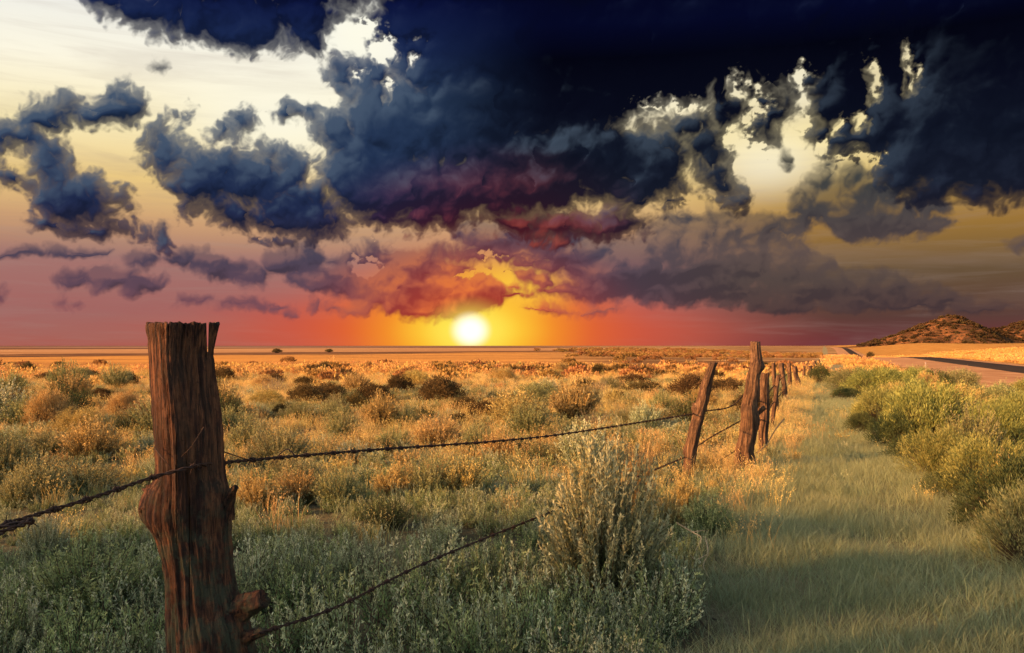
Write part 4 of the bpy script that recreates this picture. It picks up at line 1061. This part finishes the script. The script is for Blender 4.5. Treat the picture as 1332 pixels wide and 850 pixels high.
track_p = prototypes('track', [clump('track_grass_clump', 'track_grass', 170+i, .11, .22, 190, .0021, lean=1.1, heads=0.0) for i in range(5)])
short_p = prototypes('short', [clump('short_grass_clump', 'short_grass', 70+i, .13, .20, 110, .0028, lean=.9, heads=.12) for i in range(5)])
farst_p = prototypes('far_straw', [clump('far_straw_clump', 'straw_far', 80+i, .26, .42, 60, .020, lean=.6, heads=.3) for i in range(4)])
farsc_p = prototypes('far_scrub', [(lambda j: mesh_from('far_scrub_clump', j[0], j[1], M['scrub_far'], False, j[2]))(join([round_bush(90+i, .30, .42, 60, 9, .11, .05)[0]])) for i in range(4)])
hill_p = prototypes('hill_scrub', [(lambda j: mesh_from('hill_scrub_clump', j[0], j[1], M['scrub_hill'], False, j[2]))(join([round_bush(95+i, 1.0, 1.0, 40, 8, .45, .26)[0]])) for i in range(3)])

rng = np.random.RandomState(3)
def keep(x, y, prob): return rng.rand(len(x)) < prob
def masks(x, y): o = lane(x, y); return o, fbm(x, y, 1.6, 3, 700), fbm(x, y, 5., 3, 710)
# 1 silvery low sage close to the camera
x, y = field_points(rng, 1.6, 11, 75); o, a, b = masks(x, y)
k = keep(x, y, np.clip(.72+.7*a, .12, 1)*(1-sstep_np(y, 8, 11))*np.where((o > -.7) & (o < 1.6), .0, 1)*(o < 4.2))
scatter('sage_ground_cover', with_z(x[k], y[k]), (.45+.55*rng.rand(k.sum()))*np.clip(1+.8*b[k], .5, 1.5)*(1-.35*sstep_np(y[k], 5, 8)), near_p, 1)
# 2 olive and golden sage farther on
x, y = field_points(rng, 6.5, 42, 14); o, a, b = masks(x, y)
k = keep(x, y, np.clip(.55+1.0*b+.3*a, .05, 1)*sstep_np(y, 6.5, 10)*(1-.8*sstep_np(y, 16, 34))*np.where((o > -.9) & (o < 1.4), .05, 1)*(o < 4.3))
scatter('olive_sage_ground_cover', with_z(x[k], y[k]), .45+.55*rng.rand(k.sum()), mid_p, 2)
# 3 straw grass between, and along the foot of the fence
x, y = field_points(rng, 3, 46, 20); o, a, b = masks(x, y)
fence = np.exp(-((o+.75)/.5)**2)
k = keep(x, y, np.clip(np.clip(.42-.8*b, 0, .9)*sstep_np(y, 5, 13)+.8*fence*sstep_np(y, 5, 9), 0, 1)*np.where((o > -.3) & (o < 1.5), .12, 1)*(o < 4.4))
scatter('straw_grass', with_z(x[k], y[k]), .30+.50*rng.rand(k.sum()), straw_p, 3)
# 4 short grass of the track and the clearings
x, y = field_points(rng, 2, 40, 26); o, a, b = masks(x, y)
tr = sstep_np(o, -1.0, -.4)*(1-sstep_np(o, 1.3, 1.9))
k = keep(x, y, np.clip(tr*sstep_np(y, 8, 20)+.16*(1-tr), 0, 1)*(o < 4.3)*(1-.6*sstep_np(y, 22, 40)))
scatter('short_grass', with_z(x[k], y[k]), .7+.7*rng.rand(k.sum()), short_p, 4)
x, y = field_points(rng, 1.8, 22, 45, -.1, .75); o, a, b = masks(x, y)
k = keep(x, y, ((o > -.8+.3*a) & (o < 1.7+.3*a))*(1-.6*sstep_np(y, 10, 22)))
scatter('track_grass', with_z(x[k], y[k]), .7+.8*rng.rand(k.sum()), track_p, 5)
# 5 straw over the plain, and the pasture beyond the road
x, y = field_points(rng, 26, 150, 1.9); o, a, b = masks(x, y); c = fbm(x, y, 22., 3, 720)
k = keep(x, y, np.clip(.55+1.1*c, .05, 1)*np.where(o < 0, 1-sstep_np(y, 46, 60), 1)*np.where(o > 4.2, (o > 15.2)*1.0, 1.0)*sstep_np(y, 24, 40)*np.where((o > -.5) & (o < 4.4), .5, 1))
scatter('far_straw_grass', with_z(x[k], y[k]), .6+.7*rng.rand(k.sum()), farst_p, 6)
x, y = field_points(rng, 36, 280, .45, .3, .95); o, a, b = masks(x, y); c = fbm(x, y*.6, 12., 3, 725)
k = keep(x, y, (o > 15.4)*np.clip(.5+1.3*c, .08, 1))
scatter('pasture_grass', with_z(x[k], y[k]), (.7+.7*rng.rand(k.sum()))*np.clip(y[k]/110, 1, 1.9), farst_p, 9)
# 6 brown scrub in belts across the plain
x, y = field_points(rng, 24, 330, .40); o, a, b = masks(x, y); c = fbm(x*.5, y, 26., 3, 730)
belt = np.exp(-((y+.25*x-47)/9)**2)*.9 + .75*sstep_np(x/y, .02, .2)*sstep_np(y, 60, 110)*.6
k = keep(x, y, np.clip(belt*(.5+1.2*c), 0, 1)*(o < -1.0))
scatter('brown_scrub', with_z(x[k], y[k]), (.6+.8*rng.rand(k.sum()))*np.clip(y[k]/90, 1, 1.8), farsc_p, 7)
scatter('hillside_scrub', HILL_SCRUB, .4+1.2*rng.rand(len(HILL_SCRUB))**2, hill_p, 8, .05)

# ------------------------------------------------------------------ light and camera
sl = bpy.data.lights.new('sun', 'SUN'); sl.energy = SUN_W; sl.color = SUN_COL; sl.angle = math.radians(SUN_ANG)
so = bpy.data.objects.new('sun', sl); COL.objects.link(so)
d = Vector((math.sin(SUN_AZ)*math.cos(SUN_EL), math.cos(SUN_AZ)*math.cos(SUN_EL), math.sin(SUN_EL)))
so.rotation_euler = d.to_track_quat('Z', 'Y').to_euler(); so.location = d*50
cam = bpy.data.cameras.new('camera'); co = bpy.data.objects.new('camera', cam); COL.objects.link(co)
co.location = (0, 0, CAM_Z); co.rotation_euler = (math.pi/2, 0, 0)
cam.lens = F/1332*36; cam.shift_y = 25/1332; cam.clip_start = .05; cam.clip_end = 120000
S.camera = co
S.view_settings.view_transform = 'Standard'; S.view_settings.look = 'None'; S.view_settings.gamma = 1
S.view_settings.use_curve_mapping = False
S.view_settings.exposure = EXPOSURE
S.render.engine = 'CYCLES'
S.cycles.max_bounces = 5; S.cycles.diffuse_bounces = 2; S.cycles.transmission_bounces = 3; S.cycles.transparent_max_bounces = 6
S.cycles.use_denoising = True
